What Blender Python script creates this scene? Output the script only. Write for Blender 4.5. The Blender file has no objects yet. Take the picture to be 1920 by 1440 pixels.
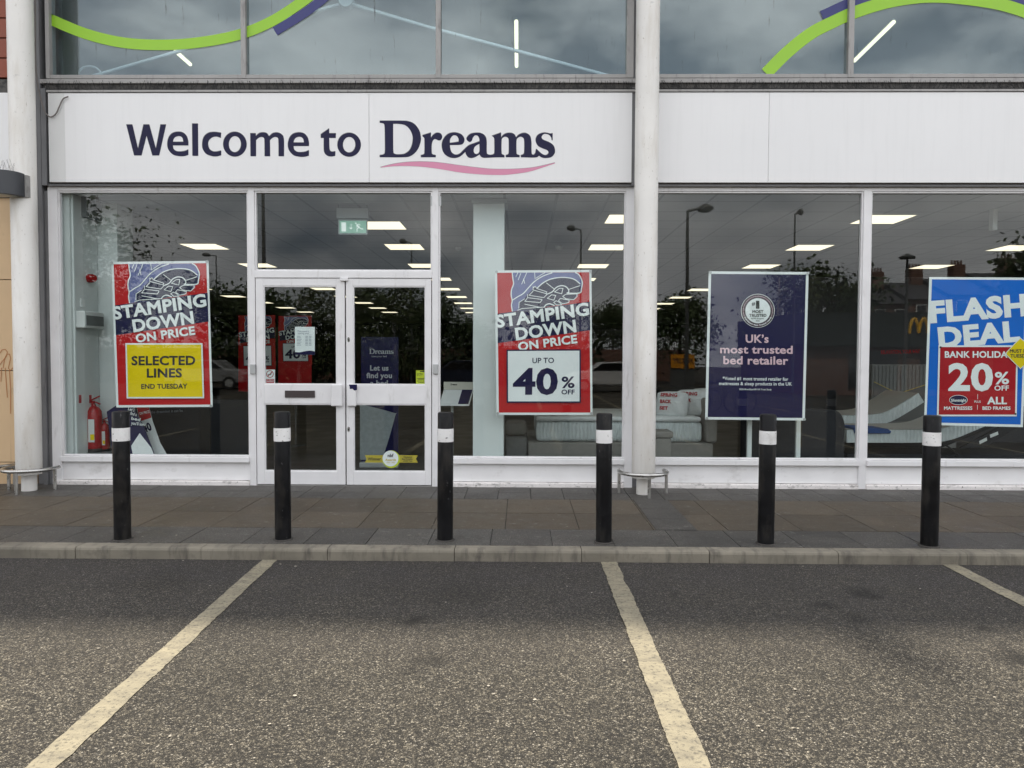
import bpy, bmesh, math, random
from mathutils import Vector, Matrix
from mathutils.geometry import tessellate_polygon
R = math.radians
rnd = random.Random(7)
SC = bpy.context.scene
COL = SC.collection

# ------------------------------------------------------------------ camera
F = 1350.0
CAM = Vector((0.0, -8.0807, 1.55))
YAW, PITCH, ROLL = R(0.7357), R(1.9853), R(0.2156)
fw = Vector((-math.sin(YAW) * math.cos(PITCH), math.cos(YAW) * math.cos(PITCH), -math.sin(PITCH)))
r0 = Vector((math.cos(YAW), math.sin(YAW), 0))
u0 = r0.cross(fw)
RT = r0 * math.cos(ROLL) + u0 * math.sin(ROLL)
UP = u0 * math.cos(ROLL) - r0 * math.sin(ROLL)
cd = bpy.data.cameras.new('camera')
cam = bpy.data.objects.new('camera', cd)
COL.objects.link(cam)
cam.matrix_world = Matrix(((RT.x, UP.x, -fw.x, CAM.x), (RT.y, UP.y, -fw.y, CAM.y), (RT.z, UP.z, -fw.z, CAM.z), (0, 0, 0, 1)))
cd.sensor_width = 36.0
cd.lens = F / 1920 * 36
cd.clip_start, cd.clip_end = 0.05, 2000
SC.camera = cam

# ------------------------------------------------------------------ sky, sun, exposure
SUN_EL, SUN_AZ = R(60), R(-10)          # azimuth from +Y, the sun stands behind the shop
w = bpy.data.worlds.new('World')
SC.world = w
w.use_nodes = True
nt = w.node_tree
bg = nt.nodes['Background']
bg.inputs['Strength'].default_value = 0.1
sky = nt.nodes.new('ShaderNodeTexSky')
sky.sky_type = 'NISHITA'
sky.sun_disc = False
sky.sun_elevation = SUN_EL
sky.sun_rotation = SUN_AZ
sky.dust_density = 2.0
tc = nt.nodes.new('ShaderNodeTexCoord')
mp = nt.nodes.new('ShaderNodeMapping')
mp.inputs['Scale'].default_value = (1.0, 1.0, 2.2)
mp.inputs['Location'].default_value = (1.2, 6.6, 3.0)
nz = nt.nodes.new('ShaderNodeTexNoise')
nz.inputs['Scale'].default_value = 2.6
nz.inputs['Detail'].default_value = 7
nz.inputs['Roughness'].default_value = 0.55
cr = nt.nodes.new('ShaderNodeValToRGB')
cr.color_ramp.elements[0].position = 0.40
cr.color_ramp.elements[1].position = 0.56
cr.color_ramp.elements[0].color = (0.22, 0.22, 0.22, 1)
cr.color_ramp.elements[1].color = (1, 1, 1, 1)
nz2 = nt.nodes.new('ShaderNodeTexNoise')
nz2.inputs['Scale'].default_value = 5.5
nz2.inputs['Detail'].default_value = 8
cr2 = nt.nodes.new('ShaderNodeValToRGB')
cr2.color_ramp.elements[0].position = 0.30
cr2.color_ramp.elements[1].position = 0.70
cr2.color_ramp.elements[0].color = (10.5, 10.8, 11.4, 1)
cr2.color_ramp.elements[1].color = (20.5, 20.3, 20.0, 1)
mx = nt.nodes.new('ShaderNodeMix')
mx.data_type = 'RGBA'
L = nt.links.new
L(tc.outputs['Generated'], mp.inputs['Vector'])
L(mp.outputs[0], nz.inputs['Vector'])
L(mp.outputs[0], nz2.inputs['Vector'])
L(nz.outputs['Fac'], cr.inputs[0])
L(nz2.outputs['Fac'], cr2.inputs[0])
L(cr.outputs[0], mx.inputs[0])
L(sky.outputs[0], mx.inputs[6])
L(cr2.outputs[0], mx.inputs[7])
L(mx.outputs[2], bg.inputs['Color'])
sl = bpy.data.lights.new('sun', 'SUN')
sl.energy = 4.6
sl.angle = R(3.0)                          # sun through thin cloud: the roof's shadow edge is soft
sl.color = (1.0, 0.90, 0.73)
so = bpy.data.objects.new('sun', sl)
COL.objects.link(so)
sdir = Vector((math.sin(SUN_AZ) * math.cos(SUN_EL), math.cos(SUN_AZ) * math.cos(SUN_EL), math.sin(SUN_EL)))
so.rotation_euler = sdir.to_track_quat('Z', 'Y').to_euler()
so.location = (0, 20, 30)
vs = SC.view_settings
vs.view_transform = 'Standard'
vs.look = 'None'
vs.exposure = 0.56
vs.gamma = 1.0
SC.render.engine = 'CYCLES'
cy = SC.cycles
cy.max_bounces = 8
cy.transparent_max_bounces = 24
cy.caustics_reflective = False
cy.caustics_refractive = False
cy.sample_clamp_indirect = 4
cy.use_denoising = True


# ------------------------------------------------------------------ pixel helpers (photo pixels -> points on real planes)
def ray(u, v):
    return fw + RT * ((u - 960) / F) - UP * ((v - 720) / F)


def at(u, v, Y=0.0):
    d = ray(u, v)
    return CAM + d * ((Y - CAM.y) / d.y)


def gnd(u, v, z=0.0):
    d = ray(u, v)
    return CAM + d * ((z - CAM.z) / d.z)


def X(u, Y=0.0, v=600):
    return at(u, v, Y).x


def Zv(v, u=700, Y=0.0):
    return at(u, v, Y).z


def mir(u, v, Yv):                        # a thing seen reflected in the glass stands this far out in front of it
    p = at(u, v, Yv)
    return Vector((p.x, -p.y, p.z))


# ------------------------------------------------------------------ materials
def S(r, g, b):
    f = lambda c: (c / 255 / 12.92) if c <= 10 else (((c / 255) + 0.055) / 1.055) ** 2.4
    return (f(r), f(g), f(b), 1)


def G(v):
    return (v, v, v, 1)


def nd(t, kind, ins=None, **props):
    n = t.nodes.new('ShaderNode' + kind)
    for k, v in props.items():
        setattr(n, k, v)
    for k, v in (ins or {}).items():
        if isinstance(v, bpy.types.NodeSocket):
            t.links.new(v, n.inputs[k])
        else:
            n.inputs[k].default_value = v
    return n


def ramp(t, fac, stops):
    n = t.nodes.new('ShaderNodeValToRGB')
    e = n.color_ramp.elements
    while len(e) < len(stops):
        e.new(0.5)
    for i, (p, c) in enumerate(stops):
        e[i].position = p
        e[i].color = c if len(c) == 4 else (*c, 1)
    t.links.new(fac, n.inputs[0])
    return n.outputs[0]


def mixc(t, fac, a, b, mode='MIX'):
    n = t.nodes.new('ShaderNodeMix')
    n.data_type = 'RGBA'
    n.blend_type = mode
    for sck, v in ((0, fac), (6, a), (7, b)):
        if isinstance(v, bpy.types.NodeSocket):
            t.links.new(v, n.inputs[sck])
        else:
            n.inputs[sck].default_value = v
    return n.outputs[2]


MATS = {}


def base_mat(name):
    m = bpy.data.materials.new(name)
    m.use_nodes = True
    t = m.node_tree
    MATS[name] = m
    return m, t, t.nodes['Principled BSDF']


def coords(t, scale=(1, 1, 1), seed=True, glob=True):
    g = nd(t, 'NewGeometry').outputs['Position'] if glob else nd(t, 'TexCoord').outputs['Object']
    m = nd(t, 'Mapping', {'Vector': g, 'Scale': scale})
    return m.outputs[0]


def wmat(name, col, rough=0.5, metal=0.0, vary=0.06, vscale=3.0, dirt=None, bump=None, spec=None, vs_=(1, 1, 1)):
    """base colour with gentle blotches; dirt = list of (colour, scale xyz, noise scale, low, high, strength)"""
    m, t, p = base_mat(name)
    c = coords(t, vs_)
    n = nd(t, 'TexNoise', {'Vector': c, 'Scale': vscale, 'Detail': 5.0})
    lo = tuple(x * (1 - vary) for x in col[:3]) + (1,)
    hi = tuple(min(1, x * (1 + vary)) for x in col[:3]) + (1,)
    out = ramp(t, n.outputs['Fac'], [(0.3, lo), (0.7, hi)])
    for d in dirt or []:
        dc, sc3, ns, a, b, st = d
        cc = coords(t, sc3)
        nn = nd(t, 'TexNoise', {'Vector': cc, 'Scale': ns, 'Detail': 6.0, 'Roughness': 0.6})
        f = ramp(t, nn.outputs['Fac'], [(a, G(0)), (b, G(st))])
        out = mixc(t, f, out, dc)
    t.links.new(out, p.inputs['Base Color'])
    p.inputs['Metallic'].default_value = metal
    rn = nd(t, 'MapRange', {'Value': n.outputs['Fac'], 'From Min': 0.3, 'From Max': 0.7, 'To Min': max(0.02, rough - 0.08), 'To Max': min(1, rough + 0.08)})
    t.links.new(rn.outputs[0], p.inputs['Roughness'])
    if spec is not None:
        p.inputs['Specular IOR Level'].default_value = spec
    if bump:
        bs, bst, bd = bump
        bn = nd(t, 'TexNoise', {'Vector': coords(t), 'Scale': bs, 'Detail': 4.0})
        b = nd(t, 'Bump', {'Height': bn.outputs['Fac'], 'Strength': bst, 'Distance': bd})
        t.links.new(b.outputs[0], p.inputs['Normal'])
    return m


def glass(name, tint, f0, rough=0.0, dirty=0.0, gcol=(1, 1, 1, 1)):
    m, t, p = base_mat(name)
    t.nodes.remove(p)
    out = t.nodes['Material Output']
    g = nd(t, 'NewGeometry')
    wob = nd(t, 'TexNoise', {'Vector': coords(t), 'Scale': 0.9, 'Detail': 1.0})
    bmp = nd(t, 'Bump', {'Height': wob.outputs['Fac'], 'Strength': 0.05, 'Distance': 0.02})
    d = nd(t, 'VectorMath', {0: g.outputs['Normal'], 1: g.outputs['Incoming']}, operation='DOT_PRODUCT')
    a = nd(t, 'Math', {0: d.outputs['Value']}, operation='ABSOLUTE')
    o = nd(t, 'Math', {0: 1.0, 1: a.outputs[0]}, operation='SUBTRACT')
    pw = nd(t, 'Math', {0: o.outputs[0], 1: 5.0}, operation='POWER')
    ma = nd(t, 'Math', {0: pw.outputs[0], 1: 1 - f0, 2: f0}, operation='MULTIPLY_ADD')
    tr = nd(t, 'BsdfTransparent', {'Color': tint})
    gl = nd(t, 'BsdfGlossy', {'Color': gcol, 'Roughness': rough, 'Normal': bmp.outputs[0]})
    ms = nd(t, 'MixShader', {0: ma.outputs[0], 1: tr.outputs[0], 2: gl.outputs[0]})
    last = ms.outputs[0]
    if dirty:
        st = nd(t, 'TexNoise', {'Vector': coords(t, (14, 1, 1.2)), 'Scale': 1.6, 'Detail': 8.0, 'Roughness': 0.7})
        f = ramp(t, st.outputs['Fac'], [(0.62, G(0)), (0.80, G(dirty))])
        df = nd(t, 'BsdfDiffuse', {'Color': (0.10, 0.10, 0.09, 1)})
        m2 = nd(t, 'MixShader', {0: f, 1: last, 2: df.outputs[0]})
        last = m2.outputs[0]
    t.links.new(last, out.inputs['Surface'])
    return m


def emat(name, col, strength):
    m, t, p = base_mat(name)
    p.inputs['Base Color'].default_value = (0.6, 0.6, 0.6, 1)
    p.inputs['Emission Color'].default_value = col
    p.inputs['Emission Strength'].default_value = strength
    return m


def asphalt():
    m, t, p = base_mat('asphalt')
    c = coords(t)
    vo = nd(t, 'TexVoronoi', {'Vector': c, 'Scale': 128.0, 'Randomness': 1.0})
    vo2 = nd(t, 'TexVoronoi', {'Vector': c, 'Scale': 260.0})
    sep = nd(t, 'SeparateColor', {'Color': vo.outputs['Color']})
    sep2 = nd(t, 'SeparateColor', {'Color': vo2.outputs['Color']})
    stone = ramp(t, sep.outputs[0], [(0.0, (0.012, 0.011, 0.0095)), (0.30, (0.026, 0.0235, 0.020)), (0.62, (0.085, 0.076, 0.061)), (0.88, (0.17, 0.153, 0.123)), (1.0, (0.30, 0.28, 0.245))])
    fine = ramp(t, sep2.outputs[1], [(0.0, (0.020, 0.018, 0.016)), (1.0, (0.095, 0.087, 0.075))])
    col = mixc(t, 0.22, stone, fine)
    ve = nd(t, 'TexVoronoi', {'Vector': c, 'Scale': 128.0}, feature='DISTANCE_TO_EDGE')
    gap = ramp(t, ve.outputs['Distance'], [(0.03, G(0.14)), (0.20, G(1.12))])
    col = mixc(t, 1.0, col, gap, 'MULTIPLY')
    vc = nd(t, 'TexVoronoi', {'Vector': c, 'Scale': 62.0})
    vcs = nd(t, 'SeparateColor', {'Color': vc.outputs['Color']})
    clump = ramp(t, vcs.outputs[2], [(0.0, (0.66, 0.66, 0.67)), (1.0, (1.52, 1.49, 1.40))])
    col = mixc(t, 1.0, col, clump, 'MULTIPLY')
    big = nd(t, 'TexNoise', {'Vector': c, 'Scale': 0.9, 'Detail': 6.0})
    bl = ramp(t, big.outputs['Fac'], [(0.3, G(0.72)), (0.7, G(1.12))])
    col = mixc(t, 1.0, col, bl, 'MULTIPLY')
    # kerb strip: binder rubbed over the stones, plus building shade painted into the colour
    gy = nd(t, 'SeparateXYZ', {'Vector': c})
    wear_shade = nd(t, 'MapRange', {'Value': gy.outputs['Y'], 'From Min': -4.6, 'From Max': -3.0, 'To Min': 0.0, 'To Max': 1.0})
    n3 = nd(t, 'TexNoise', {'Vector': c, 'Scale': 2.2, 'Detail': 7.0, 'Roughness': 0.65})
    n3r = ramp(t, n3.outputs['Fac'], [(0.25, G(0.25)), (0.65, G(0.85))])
    wm = nd(t, 'Math', {0: wear_shade.outputs[0], 1: n3r}, operation='MULTIPLY')
    rub_shade = ramp(t, sep2.outputs[0], [(0.0, (0.020, 0.0175, 0.0165)), (0.5, (0.036, 0.032, 0.030)), (0.92, (0.044, 0.039, 0.037)), (1.0, (0.30, 0.285, 0.28))])
    col = mixc(t, wm.outputs[0], col, rub_shade)
    # oil drips
    for (uu, vv, rad, dk) in ((775, 1164, 0.10, 0.35), (800, 1238, 0.11, 0.55), (765, 1260, 0.06, 0.6), (1620, 1113, 0.13, 0.45), (1545, 1135, 0.10, 0.55), (1605, 1158, 0.10, 0.6), (1915, 1236, 0.13, 0.30), (1850, 1180, 0.07, 0.6), (880, 1110, 0.3, 0.8), (300, 1090, 0.35, 0.82)):
        q = gnd(uu, vv)
        ds = nd(t, 'VectorMath', {0: c, 1: (q.x, q.y, 0)}, operation='DISTANCE')
        nn = nd(t, 'TexNoise', {'Vector': c, 'Scale': 9.0, 'Detail': 5.0})
        sm = nd(t, 'Math', {0: nn.outputs['Fac'], 1: rad * 1.6, 2: ds.outputs['Value']}, operation='MULTIPLY_ADD')
        f = nd(t, 'MapRange', {'Value': sm.outputs[0], 'From Min': rad * 1.2, 'From Max': rad * 2.0, 'To Min': dk, 'To Max': 1.0})
        col = mixc(t, 1.0, col, f.outputs[0], 'MULTIPLY')
    t.links.new(col, p.inputs['Base Color'])
    p.inputs['Roughness'].default_value = 0.82
    p.inputs['Specular IOR Level'].default_value = 0.35
    hs = nd(t, 'Math', {0: vo.outputs['Distance'], 1: -1.0}, operation='MULTIPLY')
    b = nd(t, 'Bump', {'Height': hs.outputs[0], 'Strength': 0.8, 'Distance': 0.007})
    t.links.new(b.outputs[0], p.inputs['Normal'])
    return m


def slab_mat(name, c0, c1, speck):
    m, t, p = base_mat(name)
    at_ = nd(t, 'Attribute', attribute_name='tone')
    c = coords(t)
    n = nd(t, 'TexNoise', {'Vector': c, 'Scale': 3.0, 'Detail': 8.0, 'Roughness': 0.62})
    k = nd(t, 'Math', {0: at_.outputs['Fac'], 1: 0.28, 2: n.outputs['Fac']}, operation='MULTIPLY_ADD')
    col = ramp(t, k.outputs[0], [(0.3, c0), (0.95, c1)])
    vo = nd(t, 'TexVoronoi', {'Vector': c, 'Scale': 240.0})
    sp = nd(t, 'SeparateColor', {'Color': vo.outputs['Color']})
    f = ramp(t, sp.outputs[0], [(0.0, G(0.55)), (0.5, G(1.0)), (0.88, G(1.05)), (0.95, G(speck))])
    col = mixc(t, 1.0, col, f, 'MULTIPLY')
    spl = nd(t, 'TexNoise', {'Vector': c, 'Scale': 16.0, 'Detail': 3.0})
    sf = ramp(t, spl.outputs['Fac'], [(0.66, G(0)), (0.71, G(0.35))])
    col = mixc(t, sf, col, (0.25, 0.24, 0.22, 1))
    t.links.new(col, p.inputs['Base Color'])
    r = ramp(t, n.outputs['Fac'], [(0.3, G(0.45)), (0.7, G(0.75))])
    t.links.new(r, p.inputs['Roughness'])
    bn = nd(t, 'TexNoise', {'Vector': c, 'Scale': 120.0, 'Detail': 3.0})
    b = nd(t, 'Bump', {'Height': bn.outputs['Fac'], 'Strength': 0.25, 'Distance': 0.003})
    t.links.new(b.outputs[0], p.inputs['Normal'])
    return m


def tile_ceiling():
    m, t, p = base_mat('ceiling_tile')
    c = coords(t, (1 / 0.6, 1 / 0.6, 1))
    s = nd(t, 'SeparateXYZ', {'Vector': c})
    fs = []
    for ax, off in (('X', 0.333), ('Y', 0.1666)):
        ad = nd(t, 'Math', {0: s.outputs[ax], 1: off}, operation='ADD')
        fr = nd(t, 'Math', {0: ad.outputs[0]}, operation='FRACT')
        a = nd(t, 'Math', {0: fr.outputs[0], 1: 0.5}, operation='SUBTRACT')
        b = nd(t, 'Math', {0: a.outputs[0]}, operation='ABSOLUTE')
        g = nd(t, 'Math', {0: b.outputs[0], 1: 0.472}, operation='GREATER_THAN')
        fs.append(g.outputs[0])
    mm = nd(t, 'Math', {0: fs[0], 1: fs[1]}, operation='MAXIMUM')
    col = mixc(t, mm.outputs[0], (0.42, 0.43, 0.43, 1), (0.25, 0.26, 0.265, 1))
    t.links.new(col, p.inputs['Base Color'])
    p.inputs['Roughness'].default_value = 0.9
    return m


def brickwall():
    m, t, p = base_mat('brick')
    c = coords(t, (1, 1, 1))
    s = nd(t, 'SeparateXYZ', {'Vector': c})
    cc = nd(t, 'CombineXYZ', {'X': s.outputs['X'], 'Y': s.outputs['Z']})
    b = nd(t, 'TexBrick', {'Vector': cc.outputs[0], 'Color1': (0.20, 0.09, 0.06, 1), 'Color2': (0.13, 0.06, 0.045, 1), 'Mortar': (0.22, 0.20, 0.18, 1), 'Scale': 4.4, 'Mortar Size': 0.02})
    t.links.new(b.outputs['Color'], p.inputs['Base Color'])
    p.inputs['Roughness'].default_value = 0.85
    return m


DRT = (0.10, 0.09, 0.075, 1)
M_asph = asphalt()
M_line = wmat('road_paint', (0.235, 0.208, 0.146, 1), 0.8, vary=0.16, vscale=7, dirt=[((0.05, 0.046, 0.04, 1), (1, 1, 1), 55, 0.52, 0.66, 0.75), ((0.08, 0.072, 0.06, 1), (1, 3, 1), 6, 0.45, 0.75, 0.65)], bump=(220, 0.4, 0.003))
M_brown = slab_mat('brown_slab', (0.049, 0.0385, 0.026), (0.104, 0.083, 0.058), 1.8)
M_grey = slab_mat('grey_slab', (0.036, 0.0335, 0.030), (0.084, 0.078, 0.069), 3.0)
M_joint = wmat('joint', G(0.03), 0.9)
M_kerb = wmat('kerb_concrete', (0.205, 0.184, 0.145, 1), 0.85, vary=0.22, vscale=2.3, dirt=[((0.06, 0.052, 0.045, 1), (3.1, 1, 0.7), 5.5, 0.50, 0.74, 0.75), ((0.05, 0.044, 0.038, 1), (1, 1, 1), 1.3, 0.52, 0.75, 0.55), ((0.05, 0.045, 0.04, 1), (1, 1, 1), 9, 0.56, 0.75, 0.5)], bump=(90, 0.35, 0.004))
M_fascia = wmat('fascia_white', (0.82, 0.815, 0.815, 1), 0.42, vary=0.02, vscale=1.2, dirt=[((0.50, 0.50, 0.49, 1), (9, 1, 0.45), 2.5, 0.50, 0.90, 0.14), ((0.22, 0.20, 0.18, 1), (60, 1, 2.2), 1.3, 0.735, 0.80, 0.7)])
M_patch = wmat('fascia_patch', (0.70, 0.70, 0.69, 1), 0.5, vary=0.02)
M_frame = wmat('frame_white', (0.78, 0.77, 0.775, 1), 0.4, vary=0.04, vscale=5, dirt=[((0.36, 0.34, 0.31, 1), (3, 3, 0.8), 4, 0.60, 0.80, 0.55)])
M_riser = wmat('riser_white', (0.86, 0.85, 0.85, 1), 0.55, vary=0.05, vscale=3, dirt=[((0.35, 0.32, 0.29, 1), (1, 1, 1.5), 3.5, 0.58, 0.80, 0.6), ((0.06, 0.05, 0.04, 1), (1, 1, 1), 42, 0.69, 0.73, 0.9)])
M_plinth = wmat('plinth', (0.78, 0.74, 0.72, 1), 0.7, vary=0.10, vscale=5, dirt=[((0.10, 0.09, 0.08, 1), (1, 1, 2.5), 7, 0.56, 0.72, 0.8), ((0.07, 0.06, 0.05, 1), (1, 1, 1), 45, 0.62, 0.68, 0.9)], bump=(35, 0.5, 0.01))
M_alu = wmat('grey_aluminium', (0.34, 0.33, 0.32, 1), 0.5, vary=0.10, vscale=4, dirt=[((0.10, 0.09, 0.085, 1), (6, 1, 1.5), 3, 0.56, 0.75, 0.7)])
M_steel_dk = wmat('dark_channel', (0.155, 0.155, 0.16, 1), 0.5, vary=0.12, dirt=[((0.06, 0.05, 0.045, 1), (6, 6, 0.6), 3, 0.55, 0.78, 0.6)])
M_recess = wmat('recess_dark', (0.085, 0.08, 0.075, 1), 0.8, vary=0.3, vscale=9, dirt=[((0.02, 0.02, 0.02, 1), (1, 1, 1), 16, 0.5, 0.62, 0.8)])
M_black_gap = wmat('black_gap', G(0.02), 0.8)  # plain near-black for gaskets, bird spikes and the wall behind panels
M_col = wmat('column_paint', (0.72, 0.70, 0.665, 1), 0.5, vary=0.05, vscale=2, dirt=[((0.52, 0.47, 0.40, 1), (3, 3, 0.6), 3, 0.50, 0.75, 0.55), ((0.30, 0.25, 0.20, 1), (5, 5, 1.4), 14, 0.655, 0.70, 0.85), ((0.45, 0.44, 0.42, 1), (1, 1, 1.6), 9, 0.66, 0.70, 0.5)])
M_inox = wmat('brushed_steel', (0.50, 0.49, 0.47, 1), 0.30, 1.0, vary=0.12, vscale=12)
M_boll = wmat('bollard_black', (0.0045, 0.0045, 0.0055, 1), 0.38, spec=0.22, vary=0.3, vscale=6, dirt=[((0.10, 0.10, 0.10, 1), (1, 1, 0.5), 40, 0.665, 0.70, 0.8), ((0.022, 0.020, 0.018, 1), (1, 1, 0.4), 9, 0.5, 0.66, 0.9), ((0.05, 0.045, 0.04, 1), (1, 1, 1), 5, 0.66, 0.80, 0.6)], bump=(14, 0.25, 0.01))
M_collar = wmat('collar', (0.05, 0.045, 0.04, 1), 0.9, vary=0.3, vscale=20, bump=(60, 0.6, 0.01))
M_band = wmat('band_white', (0.82, 0.81, 0.80, 1), 0.35, vary=0.05, dirt=[((0.08, 0.07, 0.065, 1), (1, 1, 2.2), 24, 0.63, 0.68, 0.8), ((0.45, 0.44, 0.42, 1), (1, 1, 1), 6, 0.5, 0.7, 0.6)])
M_navy = wmat('navy_print', S(24, 21, 66), 0.4, spec=0.22, vary=0.05)
M_navyletter = wmat('navy_letter', S(24, 22, 58), 0.35, spec=0.22, vary=0.08)
M_pink = wmat('pink_swoosh', S(214, 138, 168), 0.4, vary=0.04)
M_edge = wmat('letter_edge', (0.30, 0.30, 0.29, 1), 0.5)
M_red = wmat('red_print', S(190, 24, 30), 0.42, spec=0.22, vary=0.04)
M_dred = wmat('deep_red_print', S(172, 18, 32), 0.42, spec=0.22, vary=0.04)
M_white = wmat('white_print', (0.86, 0.89, 0.89, 1), 0.42, vary=0.02)
M_yel = wmat('yellow_print', S(236, 208, 6), 0.42, spec=0.22, vary=0.04)
M_blue = wmat('blue_print', S(0, 104, 205), 0.4, spec=0.22, vary=0.04)
M_slate = wmat('slate_print', S(104, 110, 160), 0.42, vary=0.12, vscale=18)
M_dnavy = wmat('sole_print', S(36, 38, 68), 0.42, spec=0.22, vary=0.10, vscale=18)
M_pinktext = wmat('pale_pink_print', S(226, 190, 200), 0.42, vary=0.02)
M_brownring = wmat('brown_print', S(70, 52, 62), 0.42)
M_ink = wmat('ink', G(0.02), 0.5)
M_greytext = wmat('grey_ink', (0.35, 0.38, 0.44, 1), 0.5)
M_lime = wmat('lime_graphic', S(150, 200, 48), 0.45, vary=0.03)
M_navyg = wmat('navy_graphic', S(48, 52, 112), 0.45, vary=0.05)
M_sticker = wmat('sticker_lime', S(214, 224, 52), 0.4)
M_gold = wmat('gold_print', S(206, 182, 62), 0.4, vary=0.08)
M_pale = wmat('pale_wall', (0.62, 0.65, 0.64, 1), 0.7, vary=0.03)
M_pillar = wmat('pillar_white', (0.74, 0.78, 0.77, 1), 0.6, vary=0.02)
M_dark = wmat('dark_wall', (0.035, 0.036, 0.042, 1), 0.7, vary=0.15)
M_mid = wmat('mid_grey_wall', (0.16, 0.17, 0.175, 1), 0.7, vary=0.06)
M_floor = wmat('shop_floor', (0.06, 0.056, 0.053, 1), 0.4, vary=0.15, vscale=2)
M_ceil = tile_ceiling()
M_panel = emat('light_panel', (1.0, 0.87, 0.62, 1), 1.0)
M_tube = emat('light_tube', (1.0, 0.88, 0.58, 1), 1.25)
M_mattress = wmat('mattress_side', (0.66, 0.71, 0.715, 1), 0.75, vary=0.05, vscale=14, bump=(40, 0.4, 0.01))
def ripple(m):
    t = m.node_tree
    p = t.nodes['Principled BSDF']
    wv = nd(t, 'TexWave', {'Vector': coords(t), 'Scale': 7.0, 'Distortion': 5.0, 'Detail': 2.0})
    b = nd(t, 'Bump', {'Height': wv.outputs['Fac'], 'Strength': 0.5, 'Distance': 0.02})
    t.links.new(b.outputs[0], p.inputs['Normal'])


ripple(M_mattress)
M_mtop = wmat('mattress_top', (0.44, 0.42, 0.39, 1), 0.85, vary=0.06, bump=(60, 0.3, 0.006))
M_fab = wmat('grey_fabric', (0.26, 0.245, 0.225, 1), 0.9, vary=0.07, vscale=20, bump=(150, 0.3, 0.003))
M_fabdk = wmat('charcoal_fabric', (0.022, 0.022, 0.026, 1), 0.9, vary=0.15, vscale=20)
M_fabmid = wmat('stone_fabric', (0.20, 0.20, 0.195, 1), 0.9, vary=0.08, vscale=20)
M_pillow = wmat('pillow_white', (0.78, 0.80, 0.80, 1), 0.35, vary=0.04, vscale=9, bump=(22, 0.5, 0.02))
M_bluepad = wmat('blue_pad', S(28, 70, 130), 0.6)
M_cream = wmat('cream_board', (0.62, 0.60, 0.52, 1), 0.6)
M_ext = wmat('extinguisher_red', S(158, 14, 24), 0.25, vary=0.05)
M_rubber = wmat('rubber', G(0.018), 0.55)
M_exit = emat('exit_green', S(20, 140, 104), 0.42)
M_exitw = emat('exit_white', (0.75, 0.85, 0.80, 1), 0.45)
M_signbody = wmat('sign_grey', (0.42, 0.45, 0.46, 1), 0.5)
M_lampdk = wmat('lamp_body', (0.042, 0.045, 0.052, 1), 0.45, vary=0.1)
M_diff = wmat('lamp_diffuser', (0.45, 0.45, 0.42, 1), 0.4)
M_beige = wmat('beige_panel', S(206, 176, 138), 0.6, vary=0.05, vscale=2, dirt=[((0.20, 0.10, 0.05, 1), (22, 1, 0.5), 1.6, 0.62, 0.80, 0.55), ((0.10, 0.085, 0.07, 1), (1, 1, 1), 3, 0.66, 0.85, 0.4)])
M_terra = wmat('terracotta', S(136, 68, 46), 0.6, vary=0.10, vscale=2)
M_graf = wmat('graffiti', S(170, 110, 62), 0.6)
M_cable = wmat('cable_grey', (0.18, 0.16, 0.15, 1), 0.6)
M_letterbox = wmat('letterbox_brown', (0.045, 0.034, 0.034, 1), 0.5)
M_truss = wmat('truss_white', (0.88, 0.89, 0.89, 1), 0.5)
M_glass = glass('shop_glass', (0.955, 0.98, 0.975, 1), 0.027)
M_glassup = glass('upper_glass', (0.86, 0.93, 0.94, 1), 0.085, dirty=0.75, gcol=(0.90, 0.965, 1.0, 1))
M_doorglass = glass('door_glass', (0.93, 0.96, 0.955, 1), 0.027)
M_leaf = wmat('leaf', (0.055, 0.085, 0.028, 1), 0.6, vary=0.35, vscale=3)
M_leaf2 = wmat('birch_leaf', (0.075, 0.100, 0.032, 1), 0.6, vary=0.35, vscale=3)
M_bark = wmat('bark', (0.11, 0.09, 0.07, 1), 0.9, vary=0.3, vscale=8)
M_birch = wmat('birch_bark', (0.45, 0.43, 0.40, 1), 0.8, vary=0.1, dirt=[((0.04, 0.04, 0.04, 1), (1, 1, 5), 3, 0.55, 0.65, 0.9)])
M_post = wmat('lamp_post_grey', (0.10, 0.105, 0.105, 1), 0.5, vary=0.1)
M_brick = brickwall()
M_dgreen = wmat('dark_green_fascia', (0.018, 0.026, 0.022, 1), 0.45)
M_archy = wmat('arch_yellow', S(255, 196, 20), 0.4)
M_banner = wmat('banner_amber', S(226, 150, 30), 0.5)
M_slate_roof = wmat('roof_slate', (0.07, 0.07, 0.08, 1), 0.7, vary=0.2)
M_carw = wmat('car_white', (0.70, 0.70, 0.71, 1), 0.22, vary=0.01)
M_cargl = wmat('car_glass', G(0.015), 0.08)
M_plastic_w = wmat('white_plastic', (0.70, 0.72, 0.71, 1), 0.45)
M_lightgrey = wmat('light_grey_metal', (0.45, 0.46, 0.46, 1), 0.4, 0.2)
M_litter = wmat('litter_pale', (0.34, 0.31, 0.26, 1), 0.8, vary=0.4, vscale=40)
M_hedge = wmat('hedge', (0.03, 0.045, 0.018, 1), 0.8, vary=0.4, vscale=9)


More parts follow.
